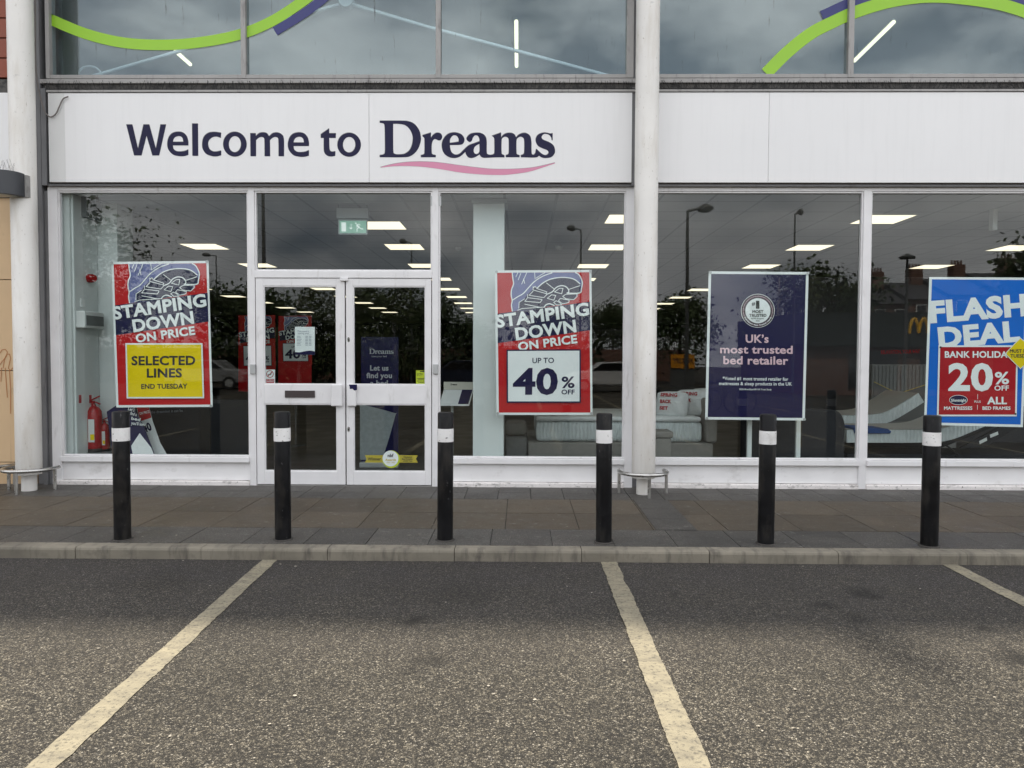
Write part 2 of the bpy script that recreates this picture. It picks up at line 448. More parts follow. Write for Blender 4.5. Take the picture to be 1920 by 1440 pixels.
# ------------------------------------------------------------------ mesh building
class MB:
    def __init__(self):
        self.v, self.f = [], []

    def add(self, vs, fs):
        o = len(self.v)
        self.v += [Vector(p) for p in vs]
        self.f += [tuple(i + o for i in q) for q in fs]
        return self

    def box(self, x0, x1, y0, y1, z0, z1):
        if x0 > x1: x0, x1 = x1, x0
        if y0 > y1: y0, y1 = y1, y0
        if z0 > z1: z0, z1 = z1, z0
        return self.add([(x0, y0, z0), (x1, y0, z0), (x1, y1, z0), (x0, y1, z0), (x0, y0, z1), (x1, y0, z1), (x1, y1, z1), (x0, y1, z1)],
                        [(0, 3, 2, 1), (4, 5, 6, 7), (0, 1, 5, 4), (1, 2, 6, 5), (2, 3, 7, 6), (3, 0, 4, 7)])

    def tube(self, pts, r, n=8, cap=True):
        pts = [Vector(p) for p in pts]
        rs = r if isinstance(r, (list, tuple)) else [r] * len(pts)
        ring = []
        prev = None
        for i, p in enumerate(pts):
            d = (pts[min(i + 1, len(pts) - 1)] - pts[max(i - 1, 0)]).normalized()
            if prev is None:
                a = Vector((0, 0, 1)) if abs(d.z) < 0.9 else Vector((1, 0, 0))
                s = d.cross(a).normalized()
            else:
                s = (prev - d * prev.dot(d)).normalized()
            prev = s
            t = d.cross(s)
            ring.append([p + (s * math.cos(k * 2 * math.pi / n) + t * math.sin(k * 2 * math.pi / n)) * rs[i] for k in range(n)])
        vs = [q for rg in ring for q in rg]
        fs = []
        for i in range(len(pts) - 1):
            for k in range(n):
                a, b = i * n + k, i * n + (k + 1) % n
                fs.append((a, b, b + n, a + n))
        if cap:
            fs.append(tuple(range(n))[::-1])
            fs.append(tuple(len(vs) - n + k for k in range(n)))
        return self.add(vs, fs)

    def lathe(self, c, prof, n=32):
        c = Vector(c)
        vs = []
        for r, z in prof:
            for k in range(n):
                a = 2 * math.pi * k / n
                vs.append(c + Vector((r * math.cos(a), r * math.sin(a), z)))
        fs = []
        for i in range(len(prof) - 1):
            for k in range(n):
                a, b = i * n + k, i * n + (k + 1) % n
                fs.append((a, b, b + n, a + n))
        fs.append(tuple(range(n))[::-1])
        fs.append(tuple(len(vs) - n + k for k in range(n)))
        return self.add(vs, fs)

    def prism(self, prof, axis, a0, a1):
        """closed 2D outline swept along an axis: axis 'x' takes (y,z), 'y' takes (x,z), 'z' takes (x,y)"""
        mk = {'x': lambda p, a: (a, p[0], p[1]), 'y': lambda p, a: (p[0], a, p[1]), 'z': lambda p, a: (p[0], p[1], a)}[axis]
        n = len(prof)
        vs = [mk(p, a0) for p in prof] + [mk(p, a1) for p in prof]
        fs = [(i, (i + 1) % n, n + (i + 1) % n, n + i) for i in range(n)]
        tri = tessellate_polygon([[Vector((p[0], p[1], 0)) for p in prof]])
        for t in tri:
            fs.append(tuple(t))
            fs.append(tuple(n + i for i in t)[::-1])
        return self.add(vs, fs)

    def build(self, name, m, parent=None, smooth=False, bevel=0, fix=True):
        me = bpy.data.meshes.new(name)
        off = origin(parent)
        me.from_pydata([p - off for p in self.v], [], self.f)
        me.validate()
        if fix:
            bm = bmesh.new()
            bm.from_mesh(me)
            bmesh.ops.recalc_face_normals(bm, faces=bm.faces)
            bm.to_mesh(me)
            bm.free()
        if smooth:
            for p in me.polygons:
                p.use_smooth = True
        me.materials.append(m)
        o = bpy.data.objects.new(name, me)
        COL.objects.link(o)
        if parent:
            o.parent = parent
        if bevel:
            md = o.modifiers.new('bevel', 'BEVEL')
            md.width = bevel
            md.segments = 2
            md.limit_method = 'ANGLE'
        if smooth == 'auto':
            try:
                me.set_sharp_from_angle(angle=R(40))
            except Exception:
                pass
        return o


def origin(p):
    v = Vector((0, 0, 0))
    while p is not None:
        v += p.location
        p = p.parent
    return v


def tag(o, label=None, cat=None, group=None, kind=None):
    if label: o['label'] = label
    if cat: o['category'] = cat
    if group: o['group'] = group
    if kind: o['kind'] = kind
    return o


def thing(name, label, cat, loc=(0, 0, 0), group=None):
    o = bpy.data.objects.new(name, None)
    COL.objects.link(o)
    o.location = loc
    o.empty_display_size = 0.1
    return tag(o, label, cat, group)


def kids(o):
    return [c for c in bpy.data.objects if c.parent is o]


def copy_tree(o, loc, label, group=None, scale=None, rz=None):
    ks = {}
    for c in bpy.data.objects:
        if c.parent: ks.setdefault(c.parent.name, []).append(c)

    def rec(q, par):
        n = q.copy()
        COL.objects.link(n)
        if par: n.parent = par
        for c in ks.get(q.name, []):
            rec(c, n)
        return n
    n = rec(o, None)
    n.location = loc
    n['label'] = label
    if group: n['group'] = group
    if scale: n.scale = (scale,) * 3 if not isinstance(scale, tuple) else scale
    if rz is not None: n.rotation_euler.z = rz
    return n


def one(mb, name, m, label, cat, group=None, kind=None, **kw):
    return tag(mb.build(name, m, None, **kw), label, cat, group, kind)


# ------------------------------------------------------------------ flat graphics on a plane
LAY = 0.0012


def smooth_loop(pts, n=6):
    P = [Vector((p[0], p[1])) for p in pts]
    C = [len(p) > 2 for p in pts]
    N = len(P)
    out = []
    for i in range(N):
        a, b = P[i], P[(i + 1) % N]
        if C[i] and C[(i + 1) % N]:
            out.append(a)
            continue
        pa, nb = P[i - 1], P[(i + 2) % N]
        ta = (b - a) if C[i] else (b - pa) * 0.5
        tb = (b - a) if C[(i + 1) % N] else (nb - a) * 0.5
        for k in range(n):
            t = k / n
            h = 2 * t ** 3 - 3 * t ** 2
            out.append(a * (h + 1) + ta * (t ** 3 - 2 * t * t + t) + b * (-h) + tb * (t ** 3 - t * t))
    return [(p.x, p.y) for p in out]


def flat(mb, loops, m, layer=0, thick=0.0, sgn=-1):
    """filled outline(s) in picture coordinates laid on the plane m(u,v)"""
    loops = [list(l) for l in loops]
    tri = tessellate_polygon([[Vector((p[0], -p[1], 0)) for p in l] for l in loops])
    allp = [p for l in loops for p in l]
    off = Vector((0, sgn * LAY * layer, 0))
    vs = [m(*p[:2]) + off for p in allp]
    fs = []
    for t in tri:
        a, b, c = (vs[i] for i in t)
        nrm = (b - a).cross(c - a)
        fs.append(tuple(t) if nrm.y * sgn > 0 else tuple(t)[::-1])
    if thick:
        n = len(vs)
        vs = vs + [v + Vector((0, -sgn * thick, 0)) for v in vs]
        fs2 = [tuple(i + n for i in q)[::-1] for q in fs]
        k = 0
        for l in loops:
            for i in range(len(l)):
                a, b = k + i, k + (i + 1) % len(l)
                fs2.append((a, b, b + n, a + n))
            k += len(l)
        fs = fs + fs2
    return mb.add(vs, fs)


def stroke(mb, pts, wd, m, layer, close=False):
    P = [Vector(p[:2]) for p in pts]
    if close: P.append(P[0])
    for a, b in zip(P, P[1:]):
        d = (b - a)
        if d.length < 1e-6: continue
        d.normalize()
        n = Vector((-d.y, d.x)) * wd / 2
        e = d * wd * 0.35
        flat(mb, [[tuple(a - e + n), tuple(b + e + n), tuple(b + e - n), tuple(a - e - n)]], m, layer)
        layer += 0.02
    return mb


_TX = {}


def text_raw(body, weight):
    key = (body, weight)
    if key in _TX: return _TX[key]
    c = bpy.data.curves.new('t', 'FONT')
    c.body = body
    c.resolution_u = 3
    c.space_character = 1.0 + weight * 1.3
    c.bevel_depth = weight
    c.bevel_resolution = 0
    c.fill_mode = 'FRONT'
    o = bpy.data.objects.new('t', c)
    COL.objects.link(o)
    bpy.context.view_layer.update()
    me = bpy.data.meshes.new_from_object(o.evaluated_get(bpy.context.evaluated_depsgraph_get()))
    vs = [v.co.copy() for v in me.vertices]
    fs = [tuple(p.vertices) for p in me.polygons]
    bpy.data.objects.remove(o)
    bpy.data.curves.remove(c)
    bpy.data.meshes.remove(me)
    _TX[key] = (vs, fs)
    return vs, fs


def capH(weight):
    vs, _ = text_raw('H', weight)
    return max(v.y for v in vs) + min(v.y for v in vs) * 0 + 0


def text(mb, body, p0, p1, cap, m, layer=2, weight=0.03, mirror=False, sgn=-1):
    vs, fs = text_raw(body, weight)
    x0 = min(v.x for v in vs)
    W = max(v.x for v in vs) - x0
    hv, _ = text_raw('H', weight)
    yb = min(v.y for v in hv)
    H = max(v.y for v in hv) - yb
    a, b = Vector(p0), Vector(p1)
    d = b - a
    n = Vector((d.y, -d.x)).normalized() * cap
    if mirror: n = Vector((0, -cap))
    A = m(*a)
    ex = (m(*b) - A) / W
    uy = (m(*(a + n)) - A) / H
    zz = max(1e-6, max(abs(v.z) for v in vs))
    out = [A + ex * (v.x - x0) + uy * (v.y - yb) + Vector((0, sgn * (LAY * layer + 0.0004 * v.z / zz), 0)) for v in vs]
    return mb.add(out, fs)


def ell(cu, cv, ru, rv=None, n=40):
    rv = rv or ru
    return [(cu + ru * math.cos(2 * math.pi * k / n), cv + rv * math.sin(2 * math.pi * k / n)) for k in range(n)]


def quadmap(TL, TR, BL, Y, src=None):
    """affine frame: design pixels (of src corners) -> photo pixels -> plane Y"""
    TL, TR, BL = Vector(TL), Vector(TR), Vector(BL)
    if src is None:
        return lambda u, v: at(u, v, Y)
    sTL, sTR, sBL = (Vector(s) for s in src)
    M = Matrix(((sTR.x - sTL.x, sBL.x - sTL.x), (sTR.y - sTL.y, sBL.y - sTL.y))).inverted()

    def m(u, v):
        q = M @ (Vector((u, v)) - sTL)
        p = TL + (TR - TL) * q.x + (BL - TL) * q.y
        return at(p.x, p.y, Y)
    return m


def inset(c, d):
    cx = sum(p[0] for p in c) / len(c)
    cy_ = sum(p[1] for p in c) / len(c)
    return [(p[0] + (d if p[0] < cx else -d), p[1] + (d if p[1] < cy_ else -d)) for p in c]


# ================================================================== SETTING
# ---- car park
KY = -2.621
KZ = 0.09
g = MB()
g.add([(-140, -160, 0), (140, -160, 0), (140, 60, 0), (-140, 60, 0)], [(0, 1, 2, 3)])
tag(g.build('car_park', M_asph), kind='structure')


def pz(y):
    return KZ + 0.025 * (y - KY) / -KY


def gp(u, v):                             # point on the gently rising pavement
    z = 0.1
    for _ in range(4):
        p = gnd(u, v, z)
        z = pz(p.y)
    return Vector((p.x, p.y, z))


# ---- kerb
kb = MB()
kx = [gnd(u, 1026, KZ).x for u in (140, 378, 613, 849, 1085, 1323)]
kstep = (kx[-1] - kx[0]) / 5
x = kx[0] - kstep * 9
while x < 14:
    j = rnd.uniform(-0.006, 0.006)
    rr = 0.022
    pr = [(KY + j, -0.02), (KY + j, KZ - rr), (KY + j + rr * 0.3, KZ - rr * 0.3), (KY + j + rr, KZ), (KY + 0.125, KZ + 0.001), (KY + 0.125, -0.02)]
    kb.prism(pr, 'x', x + 0.0025, x + kstep * (1 + 0 * j) - 0.0025)
    x += kstep
tag(kb.build('kerb', M_kerb, smooth=False), kind='structure')

# ---- pavement slabs
base = MB().add([(-18, KY + 0.126, KZ - 0.006), (18, KY + 0.126, KZ - 0.006), (18, 0.02, 0.107), (-18, 0.02, 0.107)], [(0, 1, 2, 3)])
tag(base.build('pavement_bed', M_joint), kind='structure')


def slabs(name, rows, mat, skip=None):
    mb = MB()
    tone = []
    for (ya, yb, wdt, ph) in rows:
        x = -17 + ph
        while x < 17:
            xa, xb = x + 0.003, x + wdt - 0.003
            spans = [(xa, xb)]
            if skip:
                spans = [q for q in ((xa, min(xb, skip[0] - .003)), (max(xa, skip[1] + .003), xb)) if q[1] - q[0] > .004]
            tn = rnd.random()
            for (xa, xb) in spans:
                dz = rnd.uniform(-0.0012, 0.0012)
                y0, y1 = ya + 0.003, yb - 0.003
                mb.add([(xa, y0, pz(y0) + dz), (xb, y0, pz(y0) + dz), (xb, y1, pz(y1) + dz), (xa, y1, pz(y1) + dz),
                        (xa, y0, pz(y0) - 0.01), (xb, y0, pz(y0) - 0.01), (xb, y1, pz(y1) - 0.01), (xa, y1, pz(y1) - 0.01)],
                       [(0, 1, 2, 3), (4, 5, 1, 0), (5, 6, 2, 1), (6, 7, 3, 2), (7, 4, 0, 3)])
                tone += [tn] * 8
            x += wdt
    o = mb.build(name, mat, fix=False)
    a = o.data.attributes.new('tone', 'FLOAT', 'POINT')
    for i, t in enumerate(tone[:len(o.data.vertices)]):
        a.data[i].value = t
    return tag(o, kind='structure')


y_gb = gp(960, 992).y
y_bm = gp(960, 962).y
y_bg = gp(960, 936).y
y_gm = gp(960, 924).y
sx0, sx1 = gp(1186.7, 936).x, gp(1250, 936).x
ph = (gp(947, 992).x - (-17)) % 0.635
# brown rows laid up to the strip on either side
slabs('brown_paving', [(y_gb, y_bm, 0.635, ph), (y_bm, y_bg, 0.635, ph)], M_brown, (sx0, sx1))
slabs('grey_paving', [(KY + 0.127, y_gb, 0.49, 0.1), (y_bg, y_gm, 0.345, 0.2), (y_gm, 0.0, 0.345, 0.2)], M_grey)
mbs = MB()
for k in range(3):
    ya = y_gb + (y_bg - y_gb) * k / 3
    yb = y_gb + (y_bg - y_gb) * (k + 1) / 3
    xa0 = sx0 - 0.20
    for (xa, xb) in ((sx0, sx1),):
        mbs.add([(xa, ya + .003, pz(ya) + .0015), (xb, ya + .003, pz(ya) + .0015), (xb, yb - .003, pz(yb) + .0015), (xa, yb - .003, pz(yb) + .0015)], [(0, 1, 2, 3)])
o = mbs.build('crossing_strip_paving', M_grey, fix=False)
a = o.data.attributes.new('tone', 'FLOAT', 'POINT')
for i in range(len(o.data.vertices)): a.data[i].value = 0.25 + 0.3 * ((i // 4) % 3) / 2
tag(o, kind='structure')


# ---- painted bay lines
def line(p, q, wd, z=0.004, seed=0, name='bay_marking'):
    rr = random.Random(seed)
    p, q = Vector(p), Vector(q)
    d = (q - p)
    n = int(d.length / 0.018) + 1
    t = d.normalized()
    s = Vector((-t.y, t.x, 0))
    mb = MB()
    vs = []
    ea = eb = 0
    for i in range(n + 1):
        c = p + d * (i / n)
        ea = ea * .82 + rr.uniform(-.0026, .0026)
        eb = eb * .82 + rr.uniform(-.0026, .0026)
        a = wd / 2 + ea + rr.uniform(-.0012, .0012)
        b = wd / 2 + eb + rr.uniform(-.0012, .0012)
        vs += [c + s * a + Vector((0, 0, z)), c - s * b + Vector((0, 0, z))]
    mb.add(vs, [(2 * i, 2 * i + 1, 2 * i + 3, 2 * i + 2) for i in range(n)])
    o = mb.build(name, M_line, fix=False)
    bm = bmesh.new(); bm.from_mesh(o.data)
    for f_ in bm.faces:
        if f_.normal.z < 0: f_.normal_flip()
    bm.to_mesh(o.data); bm.free()
    return tag(o, kind='structure')


def gline(ua, va, ub, vb, wd, seed, ext=0.0, z=0.004):
    a, b = gnd(ua, va), gnd(ub, vb)
    if ext: b = b + (b - a).normalized() * ext
    return line((a.x, a.y, 0), (b.x, b.y, 0), wd, z, seed=seed)


gline(509, 1048, 77, 1440, 0.118, 1, 2.6)
gline(1141, 1053, 1160, 1102, 0.12, 2)
gline(1159, 1098, 1302, 1440, 0.124, 3, 2.6, 0.007)
gline(1778, 1058, 1990, 1165, 0.12, 4, 3.2)
dx = gnd(1141, 1053).x - gnd(509, 1048).x
for k in (-3, -2, -1, 3, 4):
    x = gnd(509, 1048).x + dx * k
    line((x, KY - 0.02, 0), (x, -7.6, 0), 0.12, seed=20 + k)
for k in range(-9, 11):
    x = 0.6 + 2.5 * k
    line((x, -13.8, 0), (x, -18.4, 0), 0.12, seed=50 + k)
    line((x, -18.5, 0), (x, -23.0, 0), 0.12, seed=90 + k)

# ---- scattered scraps on the ground
lit = MB()
for k in range(170):
    if k < 60:
        p = gnd(rnd.uniform(0, 1920), 1052 + 370 * rnd.random() ** 1.8)
        p.z = 0.0045
        s = rnd.uniform(.004, .011)
    else:
        p = gp(rnd.uniform(0, 1920), rnd.uniform(915, 1010))
        p.z += 0.004
        s = rnd.uniform(.004, .012)
    n = rnd.randint(4, 6)
    a0 = rnd.random() * 6
    st = rnd.uniform(.4, 1)
    vs = []
    for i in range(n):
        a_ = a0 + 2 * math.pi * i / n
        vs.append(p + Vector((math.cos(a_) * s * rnd.uniform(.6, 1.2), math.sin(a_) * s * st, rnd.uniform(0, .002))))
    lit.add(vs, [tuple(range(n))])
o = lit.build('litter', M_litter, fix=False)
tag(o, kind='stuff')

# ================================================================== SHOP BUILDING
BX0, BX1 = -14.0, 15.0
shop = thing('shop_building', 'two storey retail unit with white framed glazing, white band and grey upper windows', 'shop', (0, 0, 0.1))
ZS, ZH = 0.438, 3.408                       # sill and head of the shop windows
ZFB, ZFT = 3.486, 4.457                     # fascia
ZU = Zv(143, 700)                           # foot of the upper glass
ROOF = 6.56

# main masonry: roof, back and side walls, floor slab between the storeys
MB().box(BX0, BX1, -0.28, 4.3, ROOF - 0.25, ROOF).box(BX0, BX1, 5.3, 30, ROOF - 0.25, ROOF).build('roof', M_alu, shop)  # open slot between the two pieces is added so sun brightens the upper hall
wl = MB().box(BX0, BX1, 29.7, 30, 0.1, ROOF - .26).box(BX0, BX0 + .2, 0.3, 29.69, 0.1, ROOF - .26).box(BX1 - .2, BX1, 0.3, 29.69, 0.1, ROOF - .26)
wl.build('wall', M_dark, shop)
MB().box(BX0 + .21, BX1 - .21, 0.07, 29.6, 3.46, 4.0).build('floor_slab', M_mid, shop)
MB().box(BX0 + .21, BX1 - .21, 7.0, 7.2, 4.01, ROOF - .26).build('upper_back_wall', M_pale, shop)
tag(MB().box(BX0 + .25, BX1 - .25, 0.08, 29.6, 0.085, 0.125).build('shop_floor', M_floor), kind='structure')
tag(MB().add([(BX0 + .25, 0.05, 3.415), (BX1 - .25, 0.05, 3.415), (BX1 - .25, 29.6, 3.415), (BX0 + .25, 29.6, 3.415)], [(3, 2, 1, 0)]).build('shop_ceiling', M_ceil, fix=False), kind='structure')

xL0, xg0 = X(98), X(116)
m1a, m1b, m2a, m2b, g1, pR = X(469), X(481), X(811), X(823), X(1171), X(1187)
rA, rg, m3a, m3b = X(1197), X(1209), X(1612), X(1626)
bay = m3a - rg
m4a = m3b + bay
m4b = m4a + (m3b - m3a)
rEnd = m4b + bay
FY0, FY1 = -0.045, 0.05


def shop_window(x0, x1, zb, zt, parent, with_riser=True):
    """glazed opening between x0 and x1"""
    wdw = MB()
    t = 0.018
    wdw.box(x0, x0 + t, -.03, .02, zb, zt).box(x1 - t, x1, -.03, .02, zb, zt)
    wdw.box(x0 + t, x1 - t, -.03, .02, zb, zb + t).box(x0 + t, x1 - t, -.03, .02, zt - t, zt)
    f = wdw.build('window', M_frame, parent, bevel=.003)
    MB().box(x0 + t - .004, x1 - t + .004, -0.002, 0.004, zb + t - .004, zt - t + .004).build('pane', M_glass, f)
    return f


ZHd = ZH + 0.05
fr = MB()
fr.box(xL0, xg0, FY0, FY1, .11, ZHd)
fr.box(m1a, m1b, FY0, FY1, .11, ZHd)
fr.box(m2a, m2b, FY0, FY1, .11, ZHd)
fr.box(g1, pR, FY0, FY1, .11, ZHd)
for a_, b_ in ((xg0, m1a), (m1b, m2a), (m2b, g1)):
    fr.box(a_, b_, FY0 + .003, FY1 - .002, ZH, ZHd - .002)
fr.build('window_frame', M_frame, shop, bevel=.004)
fr2 = MB()
fr2.box(rA, rg, FY0, FY1, .11, ZHd).box(m3a, m3b, FY0, FY1, .11, ZHd).box(m4a, m4b, FY0, FY1, .11, ZHd).box(rEnd, rEnd + .1, FY0, FY1, .11, ZHd)
for a_, b_ in ((rg, m3a), (m3b, m4a), (m4b, rEnd)):
    fr2.box(a_, b_, FY0 + .003, FY1 - .002, ZH, ZHd - .002)
fr2.build('window_frame', M_frame, shop, bevel=.004)
for a_, b_ in ((xg0, m1a), (m2b, g1), (rg, m3a), (m3b, m4a), (m4b, rEnd)):
    wv = shop_window(a_, b_, ZS, ZH, shop)
    MB().box(a_, b_, -.075, .05, ZS - .062, ZS - .002).build('sill', M_frame, wv, bevel=.005)
    MB().box(a_, b_, -.022, .05, .17, ZS - .063).build('stall_riser', M_riser, shop, bevel=.003)
for a_, b_ in ((xg0 - .09, m1a - .002), (m2b + .002, g1), (rg, m3a + .0), (m3b, rEnd)):
    MB().box(a_, b_, -.062, .05, .09, .165).build('plinth', M_plinth, shop, bevel=.012)
# fixings at the heads of the door posts and latch boxes
for (u, v, nm) in ((475, 692, 'latch_box'), (817, 692, 'latch_box')):
    p = at(u, v, FY0)
    MB().box(p.x - .028, p.x + .028, FY0 - .03, FY0 - .001, p.z - .055, p.z + .055).build(nm, M_lightgrey, shop, bevel=.006)
for (ua, ub) in ((808, 811), (823, 828)):
    MB().box(X(ua), X(ub), FY0 + .01, FY0 + .03, Zv(387), Zv(369)).build('corner_bracket', M_lightgrey, shop)

# transom window over the doors
zt0, zt1 = Zv(522, 650), Zv(509, 650)
MB().box(m1b, m2a, FY0 - .006, FY1, zt0, zt1).build('transom', M_frame, shop, bevel=.004)
shop_window(m1b, m2a, zt1, ZH, shop)
MB().box(m1b, m2a, -.05, .06, .10, .118).build('threshold', M_alu, shop)

# doors
zd0, zd1 = 0.128, zt0 - .006
zra, zrb = Zv(757, 650), Zv(721, 650)
zgt, zgb = Zv(537, 650), Zv(883, 650)


def door(xa, xb, ga, gb, padx, letterbox, pad_blue):
    d = MB()
    d.box(xa, ga, -.045, .0, zd0, zd1).box(gb, xb, -.045, .0, zd0, zd1)
    d.box(ga, gb, -.043, -.002, zgt, zd1).box(ga, gb, -.043, -.002, zra, zrb).box(ga, gb, -.043, -.002, zd0, zgb)
    o = d.build('door', M_frame, shop, bevel=.004)
    bd = MB()
    for (z0, z1) in ((zrb, zgt), (zgb, zra)):
        bd.box(ga, ga + .012, -.036, -.008, z0, z1).box(gb - .012, gb, -.036, -.008, z0, z1)
        bd.box(ga + .012, gb - .012, -.036, -.008, z0, z0 + .012).box(ga + .012, gb - .012, -.036, -.008, z1 - .012, z1)
    bd.build('glazing_bead', M_frame, o)
    for (z0, z1) in ((zrb, zgt), (zgb, zra)):
        MB().box(ga + .008, gb - .008, -.024, -.018, z0 + .008, z1 - .008).build('pane', M_doorglass, o)
    pa, pb = padx
    MB().box(pa, pb, -.085, -.0455, Zv(761, 650), Zv(720, 650)).build('push_handle', M_frame, o, bevel=.012)
    if pad_blue:
        mm = MB()
        flat(mm, [[(654, 721), (669.5, 721), (669.5, 731.5), (664, 732), (661, 729), (656, 729.5), (655.5, 725)]], lambda u, v: at(u, v, -.0862), 0)
        mm.build('blue_tape', M_navy, o)
    if letterbox:
        MB().box(X(536), X(592), -.056, -.0435, Zv(745, 560), Zv(732, 560)).build('letterbox', M_letterbox, o, bevel=.003)
    else:
        for vv in (637, 805):
            p = at(653.5, vv, -.046)
            lk = MB()
            flat(lk, [ell(653.5, vv, 2.6, 4.8)], lambda u, v: at(u, v, -.046), 0, .0)
            lo = lk.build('lock', M_inox, o)
            lk = MB()
            flat(lk, [ell(653.7, vv + .6, 1.1, 2.4)], lambda u, v: at(u, v, -.0475), 0)
            lk.build('keyhole', M_ink, lo)
    return o


door(X(482.5), X(648), X(496.5), X(633), (X(623), X(644)), True, False)
door(X(650.5), X(809.5), X(663.5), X(799), (X(653), X(670)), False, True)
MB().box(X(641), X(655), -.075, -.0465, zd1 - .03, zd1 + .006).build('door_stop', M_frame, shop, bevel=.005)

# band between window heads and fascia, recess and ledge under the upper windows
bk = MB()
bk.box(xL0 - .02, pR + .004, -.052, .3, ZHd + .001, ZFT + .02)
bk.box(rA - .02, rEnd + .1, -.052, .3, ZHd + .001, ZFT + .02)
bk.box(xL0 - .02, rEnd + .1, -.045, .3, ZFT + .0215, ZU - .1885)
bk.build('fascia_backing', M_recess, shop)
MB().box(xL0 - .02, rEnd + .1, -.045, .3, ZU - .188, ZU - .102).build('ledge_recess', M_recess, shop)
zl0, zl1 = Zv(160), Zv(151.5)
ld = MB().box(xL0 - .05, pR + .02, -.07, .3, zl0, zl1 - .002).box(rA - .02, rEnd + .1, -.07, .3, zl0, zl1 - .002)
ld.build('ledge', M_alu, shop, bevel=.004)
tr = MB().box(xL0 + .06, pR, -.125, -.053, ZFT + .008, ZFT + .03).box(rA, rEnd + .1, -.125, -.053, ZFT + .008, ZFT + .03)
tr.build('fascia_trim', M_alu, shop)
tr = MB().box(xL0 - .02, xL0 + .035, -.10, -.053, ZFB - .03, ZFT + .06).box(pR - .05, pR + .0, -.10, -.053, ZFB - .03, ZFT + .06)
tr.box(xL0 + .037, pR - .052, -.085, -.053, ZFB - .035, ZFB - .012).box(rA, rEnd, -.085, -.053, ZFB - .035, ZFB - .012)
tr.build('fascia_edging', M_steel_dk, shop)

# upper glazing
UA = [(X(91, 0, 70), X(98.5, 0, 70)), (X(455, 0, 70), X(464, 0, 70)), (X(818, 0, 70), X(827.5, 0, 70)), (X(1174, 0, 70), X(1187, 0, 70))]
UB = [(X(1224, 0, 70), X(1234, 0, 70)), (X(1587, 0, 70), X(1597.5, 0, 70))]
ust = UB[1][0] - UB[0][0]
UB += [(UB[1][0] + ust, UB[1][1] + ust), (UB[1][0] + 2 * ust, UB[1][1] + 2 * ust)]
for grp in (UA, UB):
    uf = MB()
    for (a_, b_) in grp:
        uf.box(a_, b_, -.06, .06, ZU - .042, ROOF - .26)
    for (p_, q_) in zip(grp, grp[1:]):
        uf.box(p_[1], q_[0], -.055, .055, ZU - .042, ZU)
    fo = uf.build('upper_window_frame', M_alu, shop, bevel=.004)
    for (p_, q_) in zip(grp, grp[1:]):
        MB().box(p_[1] + .001, q_[0] - .001, -.008, .004, ZU + .001, ROOF - .26).build('pane', M_glassup, fo)
        MB().box(p_[1] + .001, q_[0] - .001, -.02, .02, ZU + .0005, ZU + .009).build('gasket', M_black_gap, fo)
MB().box(UA[3][1] + .001, UB[0][0] - .001, -.02, .06, 0.1, ROOF - .26).build('column_infill', M_steel_dk, shop)
MB().box(X(101, .3, 70), X(136, .3, 70), .12, .4, 4.01, ROOF - .27).build('inner_mullion', M_steel_dk, shop)

# dark steel channel at the party line
ch = MB()
ch.box(X(69), X(84), -.02, .12, 0.1, ROOF - .3).box(X(84.5), X(91), -.07, .12, 0.1, ROOF - .3).box(X(91.5), xL0 - .003, -.045, .12, 0.1, ZHd - .05)
ch.build('steel_channel', M_steel_dk, shop, bevel=.003)

# fascia panels (sign boards) -- the lettered one is the shop sign
sx = X(98, -.11)
FYF = -.115
sgn_ = thing('shop_sign', 'white fascia sign reading Welcome to with a navy serif name over a pink swoosh', 'sign', (0, FYF, ZFB))
seam = X(693, FYF)
sEnd = X(1181.5, FYF)
MB().box(sx + .001, seam - .0015, FYF, -.054, ZFB, ZFT).build('panel', M_fascia, sgn_, bevel=.002)
MB().box(seam + .0015, sEnd, FYF, -.054, ZFB, ZFT).build('panel', M_fascia, sgn_, bevel=.002)
MB().box(sx + .002, X(128, FYF), FYF - .0012, FYF - .0005, ZFB + .003, ZFT - .003).build('cover_strip', M_patch, sgn_)
fp = thing('fascia_panel', 'blank white fascia band over the windows beyond the central column', 'fascia', (rA, FYF, ZFB))
s2 = X(1436, FYF)
MB().box(rA, s2 - .0015, FYF, -.054, ZFB, ZFT).build('panel', M_fascia, fp, bevel=.002)
MB().box(s2 + .0015, rEnd, FYF, -.054, ZFB, ZFT).build('panel', M_fascia, fp, bevel=.002)

WS = lambda pts: smooth_loop([((230 + p[0] / 4.085), (220 + p[1] / 4.085), *p[2:]) for p in pts])
DS = lambda pts: smooth_loop([((690 + p[0] / 5.189), (210 + p[1] / 5.189), *p[2:]) for p in pts])
c_ = 1
W_W = [(28, 55, 1), (75, 55, 1), (118, 240, 1), (160, 55, 1), (205, 55, 1), (255, 240, 1), (290, 55, 1), (333, 55, 1), (280, 292, 1), (228, 292, 1), (183, 140, 1), (145, 292, 1), (88, 292, 1)]
W_e = [(503, 215, 1), (385, 215, 1), (390, 240), (410, 258), (440, 262), (475, 258), (503, 247, 1), (503, 288, 1), (470, 297), (430, 297), (385, 285), (352, 250), (342, 205), (352, 155), (380, 122), (425, 110), (465, 118), (492, 145), (503, 185)]
W_eh = [(385, 188, 1), (465, 188, 1), (460, 162), (445, 147), (425, 144), (402, 152), (389, 170)]
W_l = [(532, 48, 1), (577, 48, 1), (579, 295, 1), (535, 295, 1)]
W_c = [(755, 118, 1), (752, 158, 1), (720, 148), (690, 152), (662, 175), (655, 205), (665, 240), (690, 260), (720, 262), (755, 255, 1), (755, 290, 1), (720, 299), (685, 297), (640, 280), (613, 240), (610, 195), (622, 150), (655, 120), (700, 112)]
